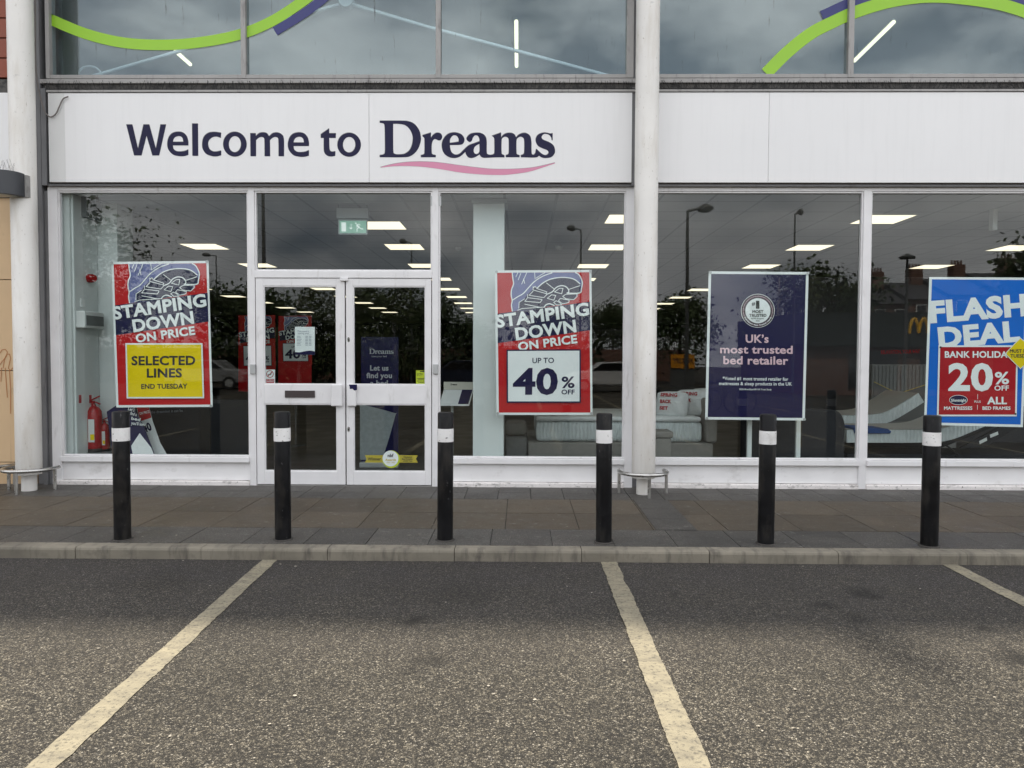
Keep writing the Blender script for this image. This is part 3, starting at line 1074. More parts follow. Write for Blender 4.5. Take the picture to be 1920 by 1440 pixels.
W_m = [(978, 122, 1), (1020, 122, 1), (1020, 145, 1), (1045, 122), (1075, 115), (1105, 122), (1123, 145, 1), (1150, 122), (1185, 116), (1218, 130), (1235, 165), (1236, 298, 1), (1195, 298, 1), (1194, 190), (1190, 160), (1170, 150), (1148, 157), (1128, 175, 1), (1130, 298, 1), (1088, 298, 1), (1087, 190), (1083, 160), (1065, 150), (1042, 157), (1022, 175, 1), (1022, 298, 1), (980, 298, 1)]
W_t = [(1518, 130, 1), (1582, 85, 1), (1582, 122, 1), (1634, 122, 1), (1632, 158, 1), (1582, 158, 1), (1584, 230), (1590, 255), (1605, 263), (1630, 260, 1), (1628, 295, 1), (1600, 300), (1570, 295), (1548, 275), (1541, 240), (1541, 158, 1), (1518, 158, 1)]
sh = lambda pts, a, b: [(p[0] + a, p[1] + b, *p[2:]) for p in pts]
welcome = [[WS(W_W)], [WS(W_e), WS(W_eh)], [WS(W_l)], [WS(W_c)], [WS(ell(860, 206, 90, 95, 20)), WS(ell(860, 206, 47, 62, 20))], [WS(W_m)],
           [WS(sh(W_e, 924, 5)), WS(sh(W_eh, 924, 5))], [WS(W_t)], [WS(ell(1735, 210, 90, 92, 20)), WS(ell(1735, 210, 48, 60, 20))]]
D_D = [(115, 85, 1), (115, 105, 1), (150, 112), (162, 140), (165, 250), (165, 385), (152, 412), (115, 420, 1), (115, 440, 1), (340, 440), (420, 425), (480, 370), (512, 290), (513, 230), (495, 170), (450, 115), (390, 90), (320, 85, 1)]
D_Dh = [(245, 115, 1), (290, 115), (360, 128), (410, 175), (435, 240), (430, 310), (405, 370), (360, 405), (310, 413), (262, 408), (247, 380), (245, 250)]
D_r = [(532, 225, 1), (613, 200, 1), (613, 252, 1), (635, 222), (670, 202), (708, 210), (722, 240), (710, 270), (685, 276), (658, 264), (640, 268), (622, 305), (620, 390), (630, 412), (660, 420, 1), (660, 440, 1), (515, 440, 1), (515, 420, 1), (542, 412), (550, 390), (550, 270), (545, 250), (532, 238)]
D_eams = [(797, 322, 1), (900, 318), (930, 300), (938, 262), (915, 222), (870, 202), (820, 200), (770, 220), (730, 270), (718, 330), (735, 395), (780, 435), (840, 448), (895, 433), (948, 388, 1),
          (955, 415), (975, 440), (1010, 448), (1050, 435), (1085, 412, 1), (1100, 435), (1130, 446), (1180, 444), (1260, 441), (1328, 442, 1), (1328, 420, 1), (1308, 412), (1300, 390), (1300, 275), (1312, 250), (1335, 240), (1360, 250), (1370, 280), (1370, 390), (1362, 412), (1342, 420, 1), (1342, 440, 1), (1475, 440, 1), (1475, 420, 1), (1452, 412), (1445, 390), (1445, 280), (1457, 252), (1485, 240), (1510, 252), (1520, 280), (1520, 390), (1510, 412), (1488, 420, 1), (1488, 440, 1), (1590, 443), (1640, 440), (1665, 425, 1),
          (1690, 442), (1730, 448), (1780, 440), (1812, 410), (1820, 370), (1805, 325), (1765, 295), (1710, 272), (1690, 250), (1697, 225), (1720, 212), (1760, 222), (1783, 250), (1788, 275, 1), (1797, 275, 1), (1797, 205, 1), (1775, 210), (1720, 200), (1670, 212), (1640, 240), (1632, 280), (1650, 325), (1690, 350), (1740, 370), (1757, 392), (1748, 412), (1722, 420), (1690, 405), (1662, 380), (1645, 362, 1), (1635, 362, 1), (1628, 400), (1608, 416), (1592, 395), (1590, 290), (1577, 232), (1540, 206), (1500, 206), (1462, 225), (1443, 247, 1), (1425, 217), (1395, 204), (1350, 206), (1315, 225), (1296, 250, 1), (1295, 200, 1), (1205, 232, 1), (1225, 250), (1230, 280), (1230, 390), (1222, 410), (1195, 418), (1168, 412), (1156, 390), (1155, 280), (1140, 232), (1100, 206), (1050, 202), (1000, 212), (967, 240), (960, 268), (985, 291), (1008, 282), (1020, 252), (1040, 228), (1068, 232), (1084, 262), (1085, 285, 1), (1040, 302), (980, 325), (930, 370), (892, 406), (850, 415), (815, 392), (800, 350)]
D_eh = [(797, 302, 1), (800, 262), (828, 228), (862, 232), (882, 262), (882, 290, 1)]
D_ah = [(1085, 308, 1), (1085, 385), (1062, 410), (1037, 402), (1028, 372), (1042, 335)]
dreams = [[DS(D_D), DS(D_Dh)], [DS(D_r)], [DS(D_eams), DS(D_eh), DS(D_ah)]]
SW = [(118, 540), (250, 505), (400, 486), (550, 483), (700, 493), (900, 520), (1100, 545), (1250, 556), (1450, 553), (1600, 540), (1720, 517), (1820, 493, 1), (1820, 500, 1), (1700, 540), (1600, 572), (1500, 592), (1350, 610), (1250, 612), (1100, 607), (900, 588), (700, 555), (550, 535), (400, 525), (250, 527)]
mf = lambda u, v: at(u, v, FYF - .002)
mfg = lambda du, dv, s=1: (lambda u, v: at(u + du, v + dv, FYF - .0012))
for (sets, nm, mt) in ((welcome, 'lettering', M_navyletter), (dreams, 'logo_lettering', M_navyletter), ([[DS(SW)]], 'swoosh', M_pink)):
    ed = MB()
    for l in sets: flat(ed, l, mfg(-.55, -.75), 0)
    ed2 = MB()
    mb = MB()
    for l in sets: flat(mb, l, mf, 0, .0005)
    o = mb.build(nm, mt, sgn_)
    ed.build('cut_edge', M_edge, o)

# ---- lime and navy ribbon across the upper glass
def ribbon(cl, wd, off=0.0):
    P = [Vector(p) for p in smooth_open(cl)]
    a, b = [], []
    for i, p in enumerate(P):
        d = (P[min(i + 1, len(P) - 1)] - P[max(0, i - 1)]).normalized()
        n = Vector((-d.y, d.x))
        a.append(tuple(p + n * (off + wd / 2)))
        b.append(tuple(p + n * (off - wd / 2)))
    return a, b


def smooth_open(pts, n=8):
    P = [Vector(p) for p in pts]
    out = []
    for i in range(len(P) - 1):
        a, b = P[i], P[i + 1]
        ta = (b - P[i - 1]) * .5 if i else (b - a)
        tb = (P[i + 2] - a) * .5 if i + 2 < len(P) else (b - a)
        for k in range(n):
            t = k / n
            h = 2 * t ** 3 - 3 * t ** 2
            out.append(a * (h + 1) + ta * (t ** 3 - 2 * t * t + t) + b * (-h) + tb * (t ** 3 - t * t))
    out.append(P[-1])
    return [tuple(p) for p in out]


def ribbon_obj(cl, wd, off, mt, name, parent, layer):
    a, b = ribbon(cl, wd, off)
    mb = MB()
    m = lambda u, v: at(u, v, -.0125 - .002 * layer)
    for i in range(len(a) - 1):
        flat(mb, [[a[i], a[i + 1], b[i + 1], b[i]]], m, 0)
    return mb.build(name, mt, parent)


GL = [(92.5, 35.2), (98.5, 38), (160, 63), (225, 79), (290, 84), (360, 81), (440, 67), (505, 42), (565, 4), (620, -40), (680, -92)]
rb = thing('ribbon_graphic', 'lime band with navy tail dipping across the upper windows over the welcome sign', 'window graphic', at(98, 38, -.0125))
ribbon_obj(GL, 20, 0, M_lime, 'lime_band', rb, 0)
ribbon_obj([(505, 42), (565, 4), (620, -40), (680, -92)], 17, 20, M_navyg, 'navy_band', rb, .4)
GR = [(1431, 146), (1476, 98), (1520, 63), (1560, 42), (1600, 24), (1660, 5), (1720, -5), (1770, -6), (1830, 0), (1880, 9), (1930, 25), (1990, 50), (2060, 90), (2110, 130)]
rb2 = thing('ribbon_graphic', 'lime band with navy edge arching across the upper windows beyond the column', 'window graphic', at(1440, 138, -.0125))
ga, gb = ribbon(GR, 23)
def keep(a, b): return [(p, q) for p, q in zip(a, b)]
ribbon_obj([(1436.5, 137.5)] + GR[1:], 23, 0, M_lime, 'lime_band', rb2, 0)
ribbon_obj([(1548, 47), (1560, 42), (1600, 24), (1660, 5), (1720, -5), (1770, -6), (1830, 0), (1880, 9), (1930, 25), (1990, 50)], 17, -20, M_navyg, 'navy_band', rb2, .4)

# ---- bird spikes on the fascia top
def spikes(x0, x1, y, z, label):
    mb = MB()
    rr = random.Random(int(x0 * 10))
    x = x0
    mb.tube([(x0, y, z + .012), (x1, y, z + .012)], .004, 4)
    while x < x1:
        for (ay, l) in ((-.35, .085), (.1, .115), (.5, .085)):
            if rr.random() < .12: continue
            ax = rr.uniform(-.35, .35) + .25 * math.sin(x * 3)
            mb.tube([(x, y, z + .004), (x + ax * l, y + ay * l, z + l * rr.uniform(.75, 1.05))], .0028, 3, cap=False)
        x += .046
    return one(mb, 'bird_spikes', M_black_gap, label, 'bird spikes', 'strips of bird spikes on the ledge', fix=False)


spikes(xL0 + .05, pR - .02, -.112, ZFT + .031, 'row of wire bird spikes on the ledge above the welcome sign')
spikes(rA + .02, rEnd, -.112, ZFT + .031, 'row of wire bird spikes on the ledge above the blank fascia band')

# ---- hanging cable
cb = MB()
cp_ = [(66, -20), (66.5, 60), (67, 120), (72, 165), (82, 205), (90, 217), (97, 219), (105, 213), (111, 200), (118, 186), (128, 181)]
cb.tube([at(u, v, -.14 if u > 85 else -.14 - (85 - u) * .004) for u, v in smooth_open(cp_, 4)], .007, 6)
one(cb, 'cable', M_cable, 'thin grey cable looping from the pale column onto the sign corner', 'cable', smooth=True)


# ================================================================== COLUMNS, GUARDS, BOLLARDS
def column(name, p, label):
    t = thing(name, label, 'column', p)
    zc = p.z + 0.175
    t_ = MB().lathe((p.x, p.y, 0), [(.121, zc), (.124, zc + .01), (.124, 1.95), (.1235, 1.951), (.1235, 7.2)], 40)
    t_.build('shaft', M_col, t, smooth='auto')
    MB().lathe((p.x, p.y, 0), [(.075, p.z - .01), (.073, zc + .005)], 28).build('foot', M_col, t, smooth='auto')
    return t


pc = gp(1206, 926)
column('steel_column', pc, 'round white steel column with scuffed paint between the two shop fascias')
pl_ = gp(54, 913)
pl_.y = pc.y
pl_.x = at(49, 600, pc.y).x
pl_.z = pz(pl_.y)
column('steel_column', pl_, 'round white steel column carrying the dark wall lamp')


def guard(c, label, tail):
    t = thing('hoop_guard', label, 'guard rail', c, 'steel hoop guards round the columns')
    rr, hz = .255, .235
    arc = [(c.x - rr + .012, c.y + .13, c.z + hz)] + [(c.x + rr * math.cos(R(a)), c.y + .02 + rr * math.sin(R(a)), c.z + hz) for a in range(-185, 6, 10)] + [(c.x + rr - .012, c.y + .13, c.z + hz)]
    MB().tube(arc, .0205, 12).build('rail', M_inox, t, smooth='auto')
    for a in (-185, -85, 5):
        q = Vector((c.x + rr * math.cos(R(a)), c.y + .02 + rr * math.sin(R(a)), 0))
        MB().tube([(q.x, q.y, pz(q.y) - .01), (q.x, q.y, c.z + hz - .01)], .0175, 12).build('leg', M_inox, t, smooth='auto')
    return t


guard(pc, 'brushed steel hoop guard round the foot of the column beside the welcome sign', 0)
guard(pl_, 'brushed steel hoop guard round the foot of the column with the wall lamp', 1)
# next hoop, mostly outside the picture
c3 = Vector((pl_.x - .62, pl_.y + .25, pz(pl_.y)))
guard(c3, 'brushed steel hoop guard cut by the picture edge beside the beige wall', 1)


def bollard(u, v, vt, label, tilt, first=None):
    p = gp(u, v)
    if first is None:
        t = thing('bollard', label, 'bollard', p, 'black bollards along the kerb')
        r_, h = .0635, 1.03
        b = MB().lathe((p.x, p.y, p.z), [(r_ + .001, -.01), (r_, .02), (r_, .5), (r_, h - .012), (r_ - .004, h - .003), (r_ - .012, h), (r_ - .03, h + .001)], 40)
        b.build('post', M_boll, t, smooth='auto')
        MB().lathe((p.x, p.y, p.z), [(r_ + .0015, h - .235), (r_ + .0018, h - .23), (r_ + .0018, h - .135), (r_ + .0015, h - .13)], 40).build('white_band', M_band, t, smooth='auto')
        cl = MB()
        cl.lathe((p.x, p.y, p.z), [(.080, -.012), (.079, .003), (.074, .005), (.066, .008)], 24)
        cl.build('mortar_collar', M_collar, t, smooth='auto')
        t.rotation_euler = tilt
        return t
    t = copy_tree(first, p, label, 'black bollards along the kerb')
    t.rotation_euler = tilt
    return t


BL = [(230, 1011, 'black bollard with white band in front of the yellow selected lines notice', (R(.3), R(.0), .4)),
      (531, 1011, 'black bollard with white band in front of the door with the letterbox', (R(-.3), R(.15), 1.3)),
      (834.5, 1012, 'black bollard with white band at the edge of the shop doorway by the pillar', (R(.2), R(-.1), 2.2)),
      (1132, 1016, 'black bollard with white band beside the hoop guarded central column', (R(.4), R(.15), 3.3)),
      (1435.5, 1019, 'black bollard with white band in front of the navy trusted retailer poster', (R(-.2), R(-.1), 4.1)),
      (1742, 1023, 'black bollard with white band in front of the blue flash deal poster', (R(.3), R(.25), 5.3))]
b0 = None
for (u, v, lab, tl) in BL:
    bb = bollard(u, v, 0, lab, tl, b0)
    b0 = b0 or bb
for k, lab in ((-1, 'black bollard with white band standing outside the beige neighbouring unit'), (6, 'black bollard with white band past the flash deal window')):
    p = gp(230, 1011) + (gp(1742, 1023) - gp(230, 1011)) / 5 * k
    copy_tree(b0, p, lab, 'black bollards along the kerb')

# ---- wall lamp on the column
lp = at(0, 343, pl_.y - .24)
lamp = thing('wall_lamp', 'dark grey rounded wall lamp with bird spikes on the white column', 'lamp', lp)
z0, z1 = at(20, 366, pl_.y - .2).z, at(20, 322, pl_.y - .2).z
xr = at(45, 343, pl_.y - .12).x
xl = xr - .62
pr = []
for k in range(0, 13):
    a_ = R(90 * k / 12)
    pr.append((xr - .16 + .16 * math.sin(a_), pl_.y - .30 + .16 * (1 - math.cos(a_))))
prl = [(xl + .16 - (x_ - (xr - .16)), y_) for x_, y_ in pr][::-1]
pr = prl + pr
pr = [(xl, pl_.y - .11)] + pr + [(xr, pl_.y - .11)]
MB().prism(pr, 'z', z0, z1).build('lamp_body', M_lampdk, lamp, smooth='auto', bevel=.006)
MB().prism([(x_ * .86 + .14 * (xl + xr) / 2, y_ * .86 + .14 * (pl_.y - .2)) for x_, y_ in pr], 'z', z0 - .006, z0 - .0005).build('diffuser', M_diff, lamp)
MB().box(xr - .1, xr + .022, pl_.y - .108, pl_.y - .05, z0 + .005, z1 - .01).build('bracket', M_alu, lamp)
sp = MB()
for k in range(26):
    x_ = xl + .05 + (xr - xl - .1) * k / 25
    for s in (-1, 1):
        sp.tube([(x_, pl_.y - .2, z1), (x_ + rnd.uniform(-.03, .03), pl_.y - .2 + s * rnd.uniform(.01, .07), z1 + rnd.uniform(.07, .12))], .0013, 3, cap=False)
sp.build('bird_spikes', M_cable, lamp, fix=False)

# ================================================================== NEIGHBOUR UNIT
nb = thing('neighbour_building', 'neighbouring unit with beige wall panels, white band and terracotta cladding', 'building', (-8, 0, .1))
nx1 = X(68)
zt = Zv(178, 10)
zs = [.1, Zv(866, 10), Zv(695, 10), Zv(525, 10), Zv(372, 10)]
for a_, b_ in zip(zs, zs[1:]):
    x_ = nx1
    while x_ > -14:
        MB().box(max(-14, x_ - 1.9), x_ - .006, -.03, .1, a_ + .004, b_ - .004).build('wall_panel', M_beige, nb, bevel=.003)
        x_ -= 1.9
MB().box(-14, nx1 - .004, .0, .3, .1, ROOF).build('wall', M_black_gap, nb)
MB().box(-14, nx1 - .005, -.07, -.001, zs[4] + .01, zt).build('white_band', M_fascia, nb, bevel=.003)
MB().box(-14, nx1 - .005, -.05, -.001, zt + .003, Zv(152, 10)).build('ledge', M_recess, nb)
zz_ = Zv(150, 10)
k = 0
while zz_ < ROOF - .1:
    MB().box(-14, nx1 - .006, -.06, -.001, zz_ + .006, zz_ + .212).build('terracotta_plank', M_terra, nb, bevel=.004)
    zz_ += .218
gf = MB()
mg = lambda u, v: at(u, v, -.032)
GFP = [[(0, 662), (4, 656), (10, 655), (14, 660), (12, 668), (4, 678), (0, 684)], [(6, 690), (9, 672), (13, 664), (18, 664), (20, 672), (16, 690), (19, 695), (24, 690)], [(10, 690), (12, 720), (14, 745)], [(3, 690), (2, 715)], [(18, 694), (20, 730), (20, 775)]]
for i, q in enumerate(GFP): stroke(gf, q, 1.4, mg, 1 + i * .3)
gf.build('graffiti', M_graf, nb)

# ================================================================== POSTERS
PY = 0.018                                  # just behind the glass
A_TL, A_TR, A_BL = (209, 491), (391, 489), (218, 764)
ABR = (399, 763)
BO = lambda pts: [(200 + x_ / 9, 480 + y_ / 9) for x_, y_ in pts]


def smooth2(pts):
    return smooth_open(BO(pts), 4)


def stamping(t, m, panel, extra=None):
    """red poster with the boot above the slanted headline"""
    mb = MB()
    flat(mb, [[A_TL, A_TR, ABR, A_BL] if not extra else [A_TL, A_TR, extra[0], extra[1]]], m, 0, .0015)
    sheet = mb.build('sheet', M_white if not extra else M_red, t)
    rd = [(213.2, 495.5), (387, 493.5), (394.8, 758.5), (222.2, 759.5)]
    mb = MB(); flat(mb, [rd], m, 1); mb.build('red_ground', M_red, t)
    mb = MB(); flat(mb, [[(215.6, 572.7), (389.4, 549), (391, 603), (217.4, 628.5)]], m, 2); mb.build('navy_stripe', M_navy, t)
    # boot
    boot = BO([(375, 136), (390, 250), (402, 330), (372, 420), (366, 520), (385, 610), (375, 690), (392, 800), (470, 785), (700, 770), (930, 720), (1100, 690), (1300, 660), (1360, 600), (1430, 590), (1480, 520), (1530, 470), (1565, 380), (1565, 290), (1530, 200), (1490, 150), (1450, 128)])
    mb = MB(); flat(mb, [boot], m, 3); bo = mb.build('boot_picture', M_slate, t)
    sole = BO([(500, 640), (590, 580), (640, 510), (720, 430), (760, 370), (810, 385), (900, 320), (1000, 260), (1150, 220), (1300, 215), (1430, 250), (1520, 320), (1545, 390), (1520, 475), (1480, 490), (1430, 590), (1350, 610), (1300, 660), (1100, 690), (930, 720), (700, 765), (480, 775), (510, 740)])
    mb = MB(); flat(mb, [sole], m, 4); mb.build('boot_sole', M_dnavy, bo)
    mb = MB()
    lay = 5.0
    wide = [[(375, 136), (390, 250), (402, 330), (372, 420), (366, 520), (385, 610), (375, 690), (392, 790)], [(395, 600), (480, 545), (570, 490), (650, 400), (740, 300), (840, 225), (940, 175), (1050, 138)],
            [(810, 390), (900, 310), (1010, 250), (1150, 218), (1300, 215), (1430, 245), (1530, 320)], [(1450, 132), (1500, 160), (1540, 220), (1568, 300), (1555, 400), (1525, 475), (1310, 480)],
            [(970, 500), (1060, 460), (1120, 390), (1200, 355), (1280, 365), (1330, 410), (1340, 460), (1310, 480)], [(930, 720), (960, 680), (1020, 662), (1100, 690)]]
    for q in wide:
        stroke(mb, smooth2(q), 2.0, m, lay); lay += .35
    thin = [[(500, 740), (503, 640), (592, 582)], [(735, 370), (735, 430), (960, 490), (970, 460), (800, 405), (768, 365), (735, 400)], [(735, 450), (670, 520), (920, 558), (972, 505)], [(645, 505), (645, 560), (890, 590)], [(640, 570), (600, 622), (860, 642), (890, 600)],
            [(1100, 460), (1180, 400), (1242, 398), (1222, 492), (1100, 460)], [(980, 570), (1050, 510), (1122, 520), (1090, 602), (980, 570)], [(1290, 500), (1240, 535), (1290, 575), (1425, 592), (1482, 540), (1482, 492), (1300, 500)], [(1170, 610), (1200, 570), (1352, 600), (1345, 640), (1240, 662), (1170, 610)], [(1090, 640), (1130, 610), (1190, 640), (1225, 680), (1140, 682), (1090, 640)],
            [(480, 775), (560, 745), (930, 720)], [(600, 672), (880, 728)], [(960, 310), (1085, 405)], [(1345, 415), (1530, 352)], [(755, 136), (765, 240)], [(620, 140), (570, 260), (540, 330)], [(470, 140), (440, 210)], [(520, 150), (480, 260)], [(780, 230), (900, 150), (930, 138)], [(590, 320), (570, 240)]]
    for q in thin:
        stroke(mb, BO(q), 1.25, m, lay); lay += .25
    mb.build('boot_outline', M_white, bo)
    hd = MB()
    text(hd, 'STAMPING', (214.5, 600), (389, 574.8), 24.5, m, 13, 0.036)
    text(hd, 'DOWN', (252, 623.5), (365.5, 607), 24, m, 13, 0.036)
    text(hd, 'ON PRICE', (257, 643), (367.5, 627.5), 16.2, m, 13, 0.033)
    hd.build('headline', M_white, t)
    if panel == 'yellow':
        pnl = [(236.5, 643.5), (381, 643.5), (384, 746.7), (239, 747)]
        mb = MB(); flat(mb, [pnl], m, 14, .0008); po = mb.build('price_panel', M_white, t)
        mb = MB(); flat(mb, [inset(pnl, 2.8)], m, 15); mb.build('panel_face', M_yel, po)
        mb = MB()
        text(mb, 'SELECTED', (248.3, 685), (367.7, 684.4), 17.4, m, 17, 0.030)
        text(mb, 'LINES', (277, 708), (342.7, 707.5), 17.2, m, 17, 0.030)
        text(mb, 'END TUESDAY', (266.7, 729), (353, 728.4), 9.2, m, 17, 0.026)
        mb.build('lettering', M_ink, po)
    else:
        k = lambda u, v: ((u - 928) + 209 + (v - 507) * .0225, (v - 507) + 491 - (u - 928) * .0052)
        c4 = [k(949.8, 656.7), k(1089.6, 656), k(1089.6, 756.8), k(950.2, 756.8)]
        mb = MB(); flat(mb, [c4], m, 14, .0); po = mb.build('price_panel', M_navy, t)
        mb = MB(); flat(mb, [inset(c4, 2.6)], m, 15); mb.build('panel_face', M_white, po)
        mb = MB()
        text(mb, 'UP TO', k(998.5, 682.3), k(1039, 681.9), 10, m, 17, 0.012)
        text(mb, '40', k(961.3, 741.7), k(1045.9, 741.7), 50, m, 17, 0.033)
        text(mb, '%', k(1053, 729), k(1077.7, 729), 21.5, m, 17, 0.023)
        text(mb, 'OFF', k(1053, 741), k(1077.7, 741), 9, m, 17, 0.023)
        mb.build('lettering', M_navy, po)
    return t


def cups(t, pts, m):
    for (u, v) in pts:
        mb = MB(); flat(mb, [ell(u, v, 2.6, n=14)], m, 19, .004)
        mb.build('suction_cup', M_lightgrey, t)


srcA = (A_TL, A_TR, A_BL)
pA = thing('poster', 'red boot poster reading STAMPING DOWN ON PRICE with a yellow SELECTED LINES notice', 'poster', at(209, 764, PY))
mA = quadmap(A_TL, A_TR, A_BL, PY + .0)
PYF = PY + .022
mA = quadmap(A_TL, A_TR, A_BL, PYF)
stamping(pA, mA, 'yellow')
cups(pA, [(211, 493), (389, 491), (397, 761)], mA)
pB = thing('poster', 'red boot poster with white UP TO 40% OFF panel inside the window by the column', 'poster', at(928, 778, PYF))
mB = quadmap((928, 507), (1109, 506), (931, 778), PYF, srcA)
stamping(pB, mB, 'forty')
cups(pB, [(212, 494), (389, 492), (396.5, 760), (220, 761)], mB)

# navy poster
pC = thing('poster', 'navy poster reading most trusted bed retailer with a round number one badge', 'poster', at(1322, 787, PYF))
mC = quadmap(0 * Vector((0, 0)), Vector((0, 0)), Vector((0, 0)), PYF)
cC = [(1328.7, 508.7), (1516.2, 510), (1509, 788.5), (1322, 786.5)]
mb = MB(); flat(mb, [cC], mC, 0, .0015); mb.build('sheet', M_white, pC)
mb = MB(); flat(mb, [[(1333.5, 513.5), (1511.2, 514.8), (1504.2, 783.6), (1327, 781.8)]], mC, 1); mb.build('navy_ground', M_navy, pC)
mb = MB(); flat(mb, [ell(1420.8, 582.7, 31.7)], mC, 2); bd = mb.build('badge', M_white, pC)
mb = MB(); flat(mb, [ell(1420.8, 582.7, 30.9)], mC, 3); mb.build('badge_ring', M_brownring, bd)
mb = MB(); flat(mb, [ell(1420.8, 582.7, 27.6), ell(1420.8, 582.7, 27.0)], mC, 4); mb.build('ring_line', M_pinktext, bd)
mb = MB(); flat(mb, [ell(1420.8, 582.7, 23.5)], mC, 4); mb.build('badge_face', M_white, bd)
mb = MB()
text(mb, '#', (1409, 573), (1415.5, 573), 7, mC, 6, 0.020)
text(mb, '1', (1417, 579), (1423.5, 579), 15, mC, 6, 0.040)
text(mb, 'MOST', (1410.4, 587), (1430.8, 587), 5.4, mC, 6, 0.030)
text(mb, 'TRUSTED', (1404.8, 594.2), (1436.7, 594.2), 5.6, mC, 6, 0.030)
text(mb, 'by UK Shoppers', (1408, 598.4), (1432, 598.4), 2.6, mC, 6, 0.010)
text(mb, '2026', (1416.7, 602.8), (1424, 602.8), 2.4, mC, 6, 0.010)
mb.build('badge_lettering', M_ink, bd)
# words running round the foot of the badge
mb = MB()
ring = 'BrandSpark Most Trusted Awards'
for i, chh in enumerate(ring):
    if chh == ' ': continue
    a_ = R(152 - 124 * i / (len(ring) - 1))
    rr = 28.4
    cx_, cy_ = 1420.8 + rr * math.cos(a_), 582.7 + rr * math.sin(a_)
    tx, ty = math.sin(a_), -math.cos(a_)
    text(mb, chh, (cx_ - tx * 1.05, cy_ - ty * 1.05), (cx_ + tx * 1.05, cy_ + ty * 1.05), 3.0, mC, 6, 0.020)
mb.build('ring_lettering', M_white, bd)
mb = MB()
text(mb, 'UK’s', (1397.9, 642.7), (1440.8, 642.9), 15.4, mC, 3, 0.026)
text(mb, 'most trusted', (1350, 662.5), (1486, 663.5), 15, mC, 3, 0.026)
text(mb, 'bed retailer', (1356, 683), (1477.7, 684), 15.6, mC, 3, 0.026)
mb.build('headline', M_pinktext, pC)
mb = MB()
text(mb, '*Voted #1 most trusted retailer for', (1354.8, 712.5), (1477.7, 714), 6.2, mC, 3, 0.020)
text(mb, 'mattresses & sleep products in the UK', (1348, 722), (1484.6, 723), 6.2, mC, 3, 0.020)
text(mb, '2026 BrandSpark® UK Trust Study', (1386, 731.3), (1446.5, 731.9), 3.2, mC, 3, 0.015)
mb.build('small_print', M_white, pC)
cups(pC, [(1331, 511), (1514, 512.5), (1507, 786), (1324.5, 784)], mC)

# blue flash deal poster
pD = thing('poster', 'bright blue poster reading FLASH DEAL with a red BANK HOLIDAY 20% OFF sheet', 'poster', at(1733, 797, PYF))
cD = [(1742.5, 519.4), (1928, 520.5), (1918, 801), (1732.5, 796.5)]
mb = MB(); flat(mb, [cD], mC, 0, .0015); mb.build('sheet', M_white, pD)
mb = MB(); flat(mb, [[(1747.5, 523.8), (1923.5, 525), (1913.6, 796), (1737, 791.8)]], mC, 1); mb.build('blue_ground', M_blue, pD)
mb = MB()
text(mb, 'FLASH', (1744.3, 606.5), (1926, 592.5), 42, mC, 3, 0.050)
text(mb, 'DEAL', (1760.6, 653.7), (1912.7, 640.4), 40, mC, 3, 0.050)
mb.build('headline', M_white, pD)
cR = [(1759, 647.5), (1908, 647.5), (1905.5, 780.5), (1756, 780.5)]
mb = MB(); flat(mb, [cR], mC, 6, .001); po = mb.build('price_panel', M_white, pD)
mb = MB(); flat(mb, [inset(cR, 3.2)], mC, 7); mb.build('panel_face', M_dred, po)
mb = MB()
text(mb, 'BANK HOLIDAY', (1770.4, 670.8), (1899, 670.8), 12.3, mC, 9, 0.030)
text(mb, '20', (1776.7, 733), (1860.6, 733.3), 52, mC, 9, 0.033)
text(mb, '%', (1864, 720.4), (1890.8, 720.4), 23, mC, 9, 0.023)
text(mb, 'OFF', (1863.3, 732.3), (1890.4, 732.3), 9.5, mC, 9, 0.023)
text(mb, 'PLUS', (1825.8, 755), (1837.7, 755), 4, mC, 9, 0.015)
text(mb, 'ALL', (1849.6, 758), (1886.7, 758), 14, mC, 9, 0.036)
text(mb, 'MATTRESSES', (1769, 768.3), (1822, 768.3), 6.3, mC, 9, 0.030)
text(mb, 'BED FRAMES', (1841, 768.3), (1893.5, 768.3), 6.3, mC, 9, 0.030)
flat(mb, [[(1831.6, 739), (1832.4, 739), (1832.4, 748.5), (1831.6, 748.5)]], mC, 9)
flat(mb, [[(1831.2, 759), (1832, 759), (1832, 768), (1831.2, 768)]], mC, 9)
mb.build('lettering', M_white, po)
mb = MB(); flat(mb, [ell(1796, 749.8, 17.2, 9.2)], mC, 8.5); ov = mb.build('oval_mark', M_white, po)
mb = MB(); flat(mb, [ell(1796, 749.8, 16.4, 8.4)], mC, 9); mb.build('oval_face', M_navy, ov)
mb = MB(); text(mb, 'Silentnight', (1782, 752.9), (1810.6, 752.9), 5.2, mC, 10.5, 0.023); mb.build('oval_lettering', M_white, ov)
for (u, v) in ((1762.8, 651.2), (1902.8, 776)):
    mb = MB(); flat(mb, [ell(u, v, 1.9, n=14)], mC, 10, .003); mb.build('pin', M_ink, po)
dm = thing('sticker', 'yellow diamond sticker reading MUST END TUESDAY over the flash deal poster edge', 'sticker', at(1914, 690, PYF))
mD = lambda u, v: at(u, v, PYF - .018)
rdm = smooth_loop([(1886, 663), (1889, 658), (1911, 635.5), (1916, 635.5), (1940, 658), (1942, 662), (1940, 667), (1916, 689.5), (1911, 689.5), (1889, 668)])
mb = MB(); flat(mb, [rdm], mD, 0, .001); mb.build('sheet', M_white, dm)
cdx = lambda l, s: [((p[0] - 1914) * s + 1914, (p[1] - 662.5) * s + 662.5) for p in l]
mb = MB(); flat(mb, [cdx(rdm, .95)], mD, 1); mb.build('yellow_face', M_yel, dm)
mb = MB()
text(mb, 'MUST END', (1893, 661.5), (1936, 661.5), 6.6, mD, 3, 0.026)
text(mb, 'TUESDAY', (1894, 670.5), (1935, 670.5), 6.6, mD, 3, 0.026)
mb.build('lettering', M_ink, dm)

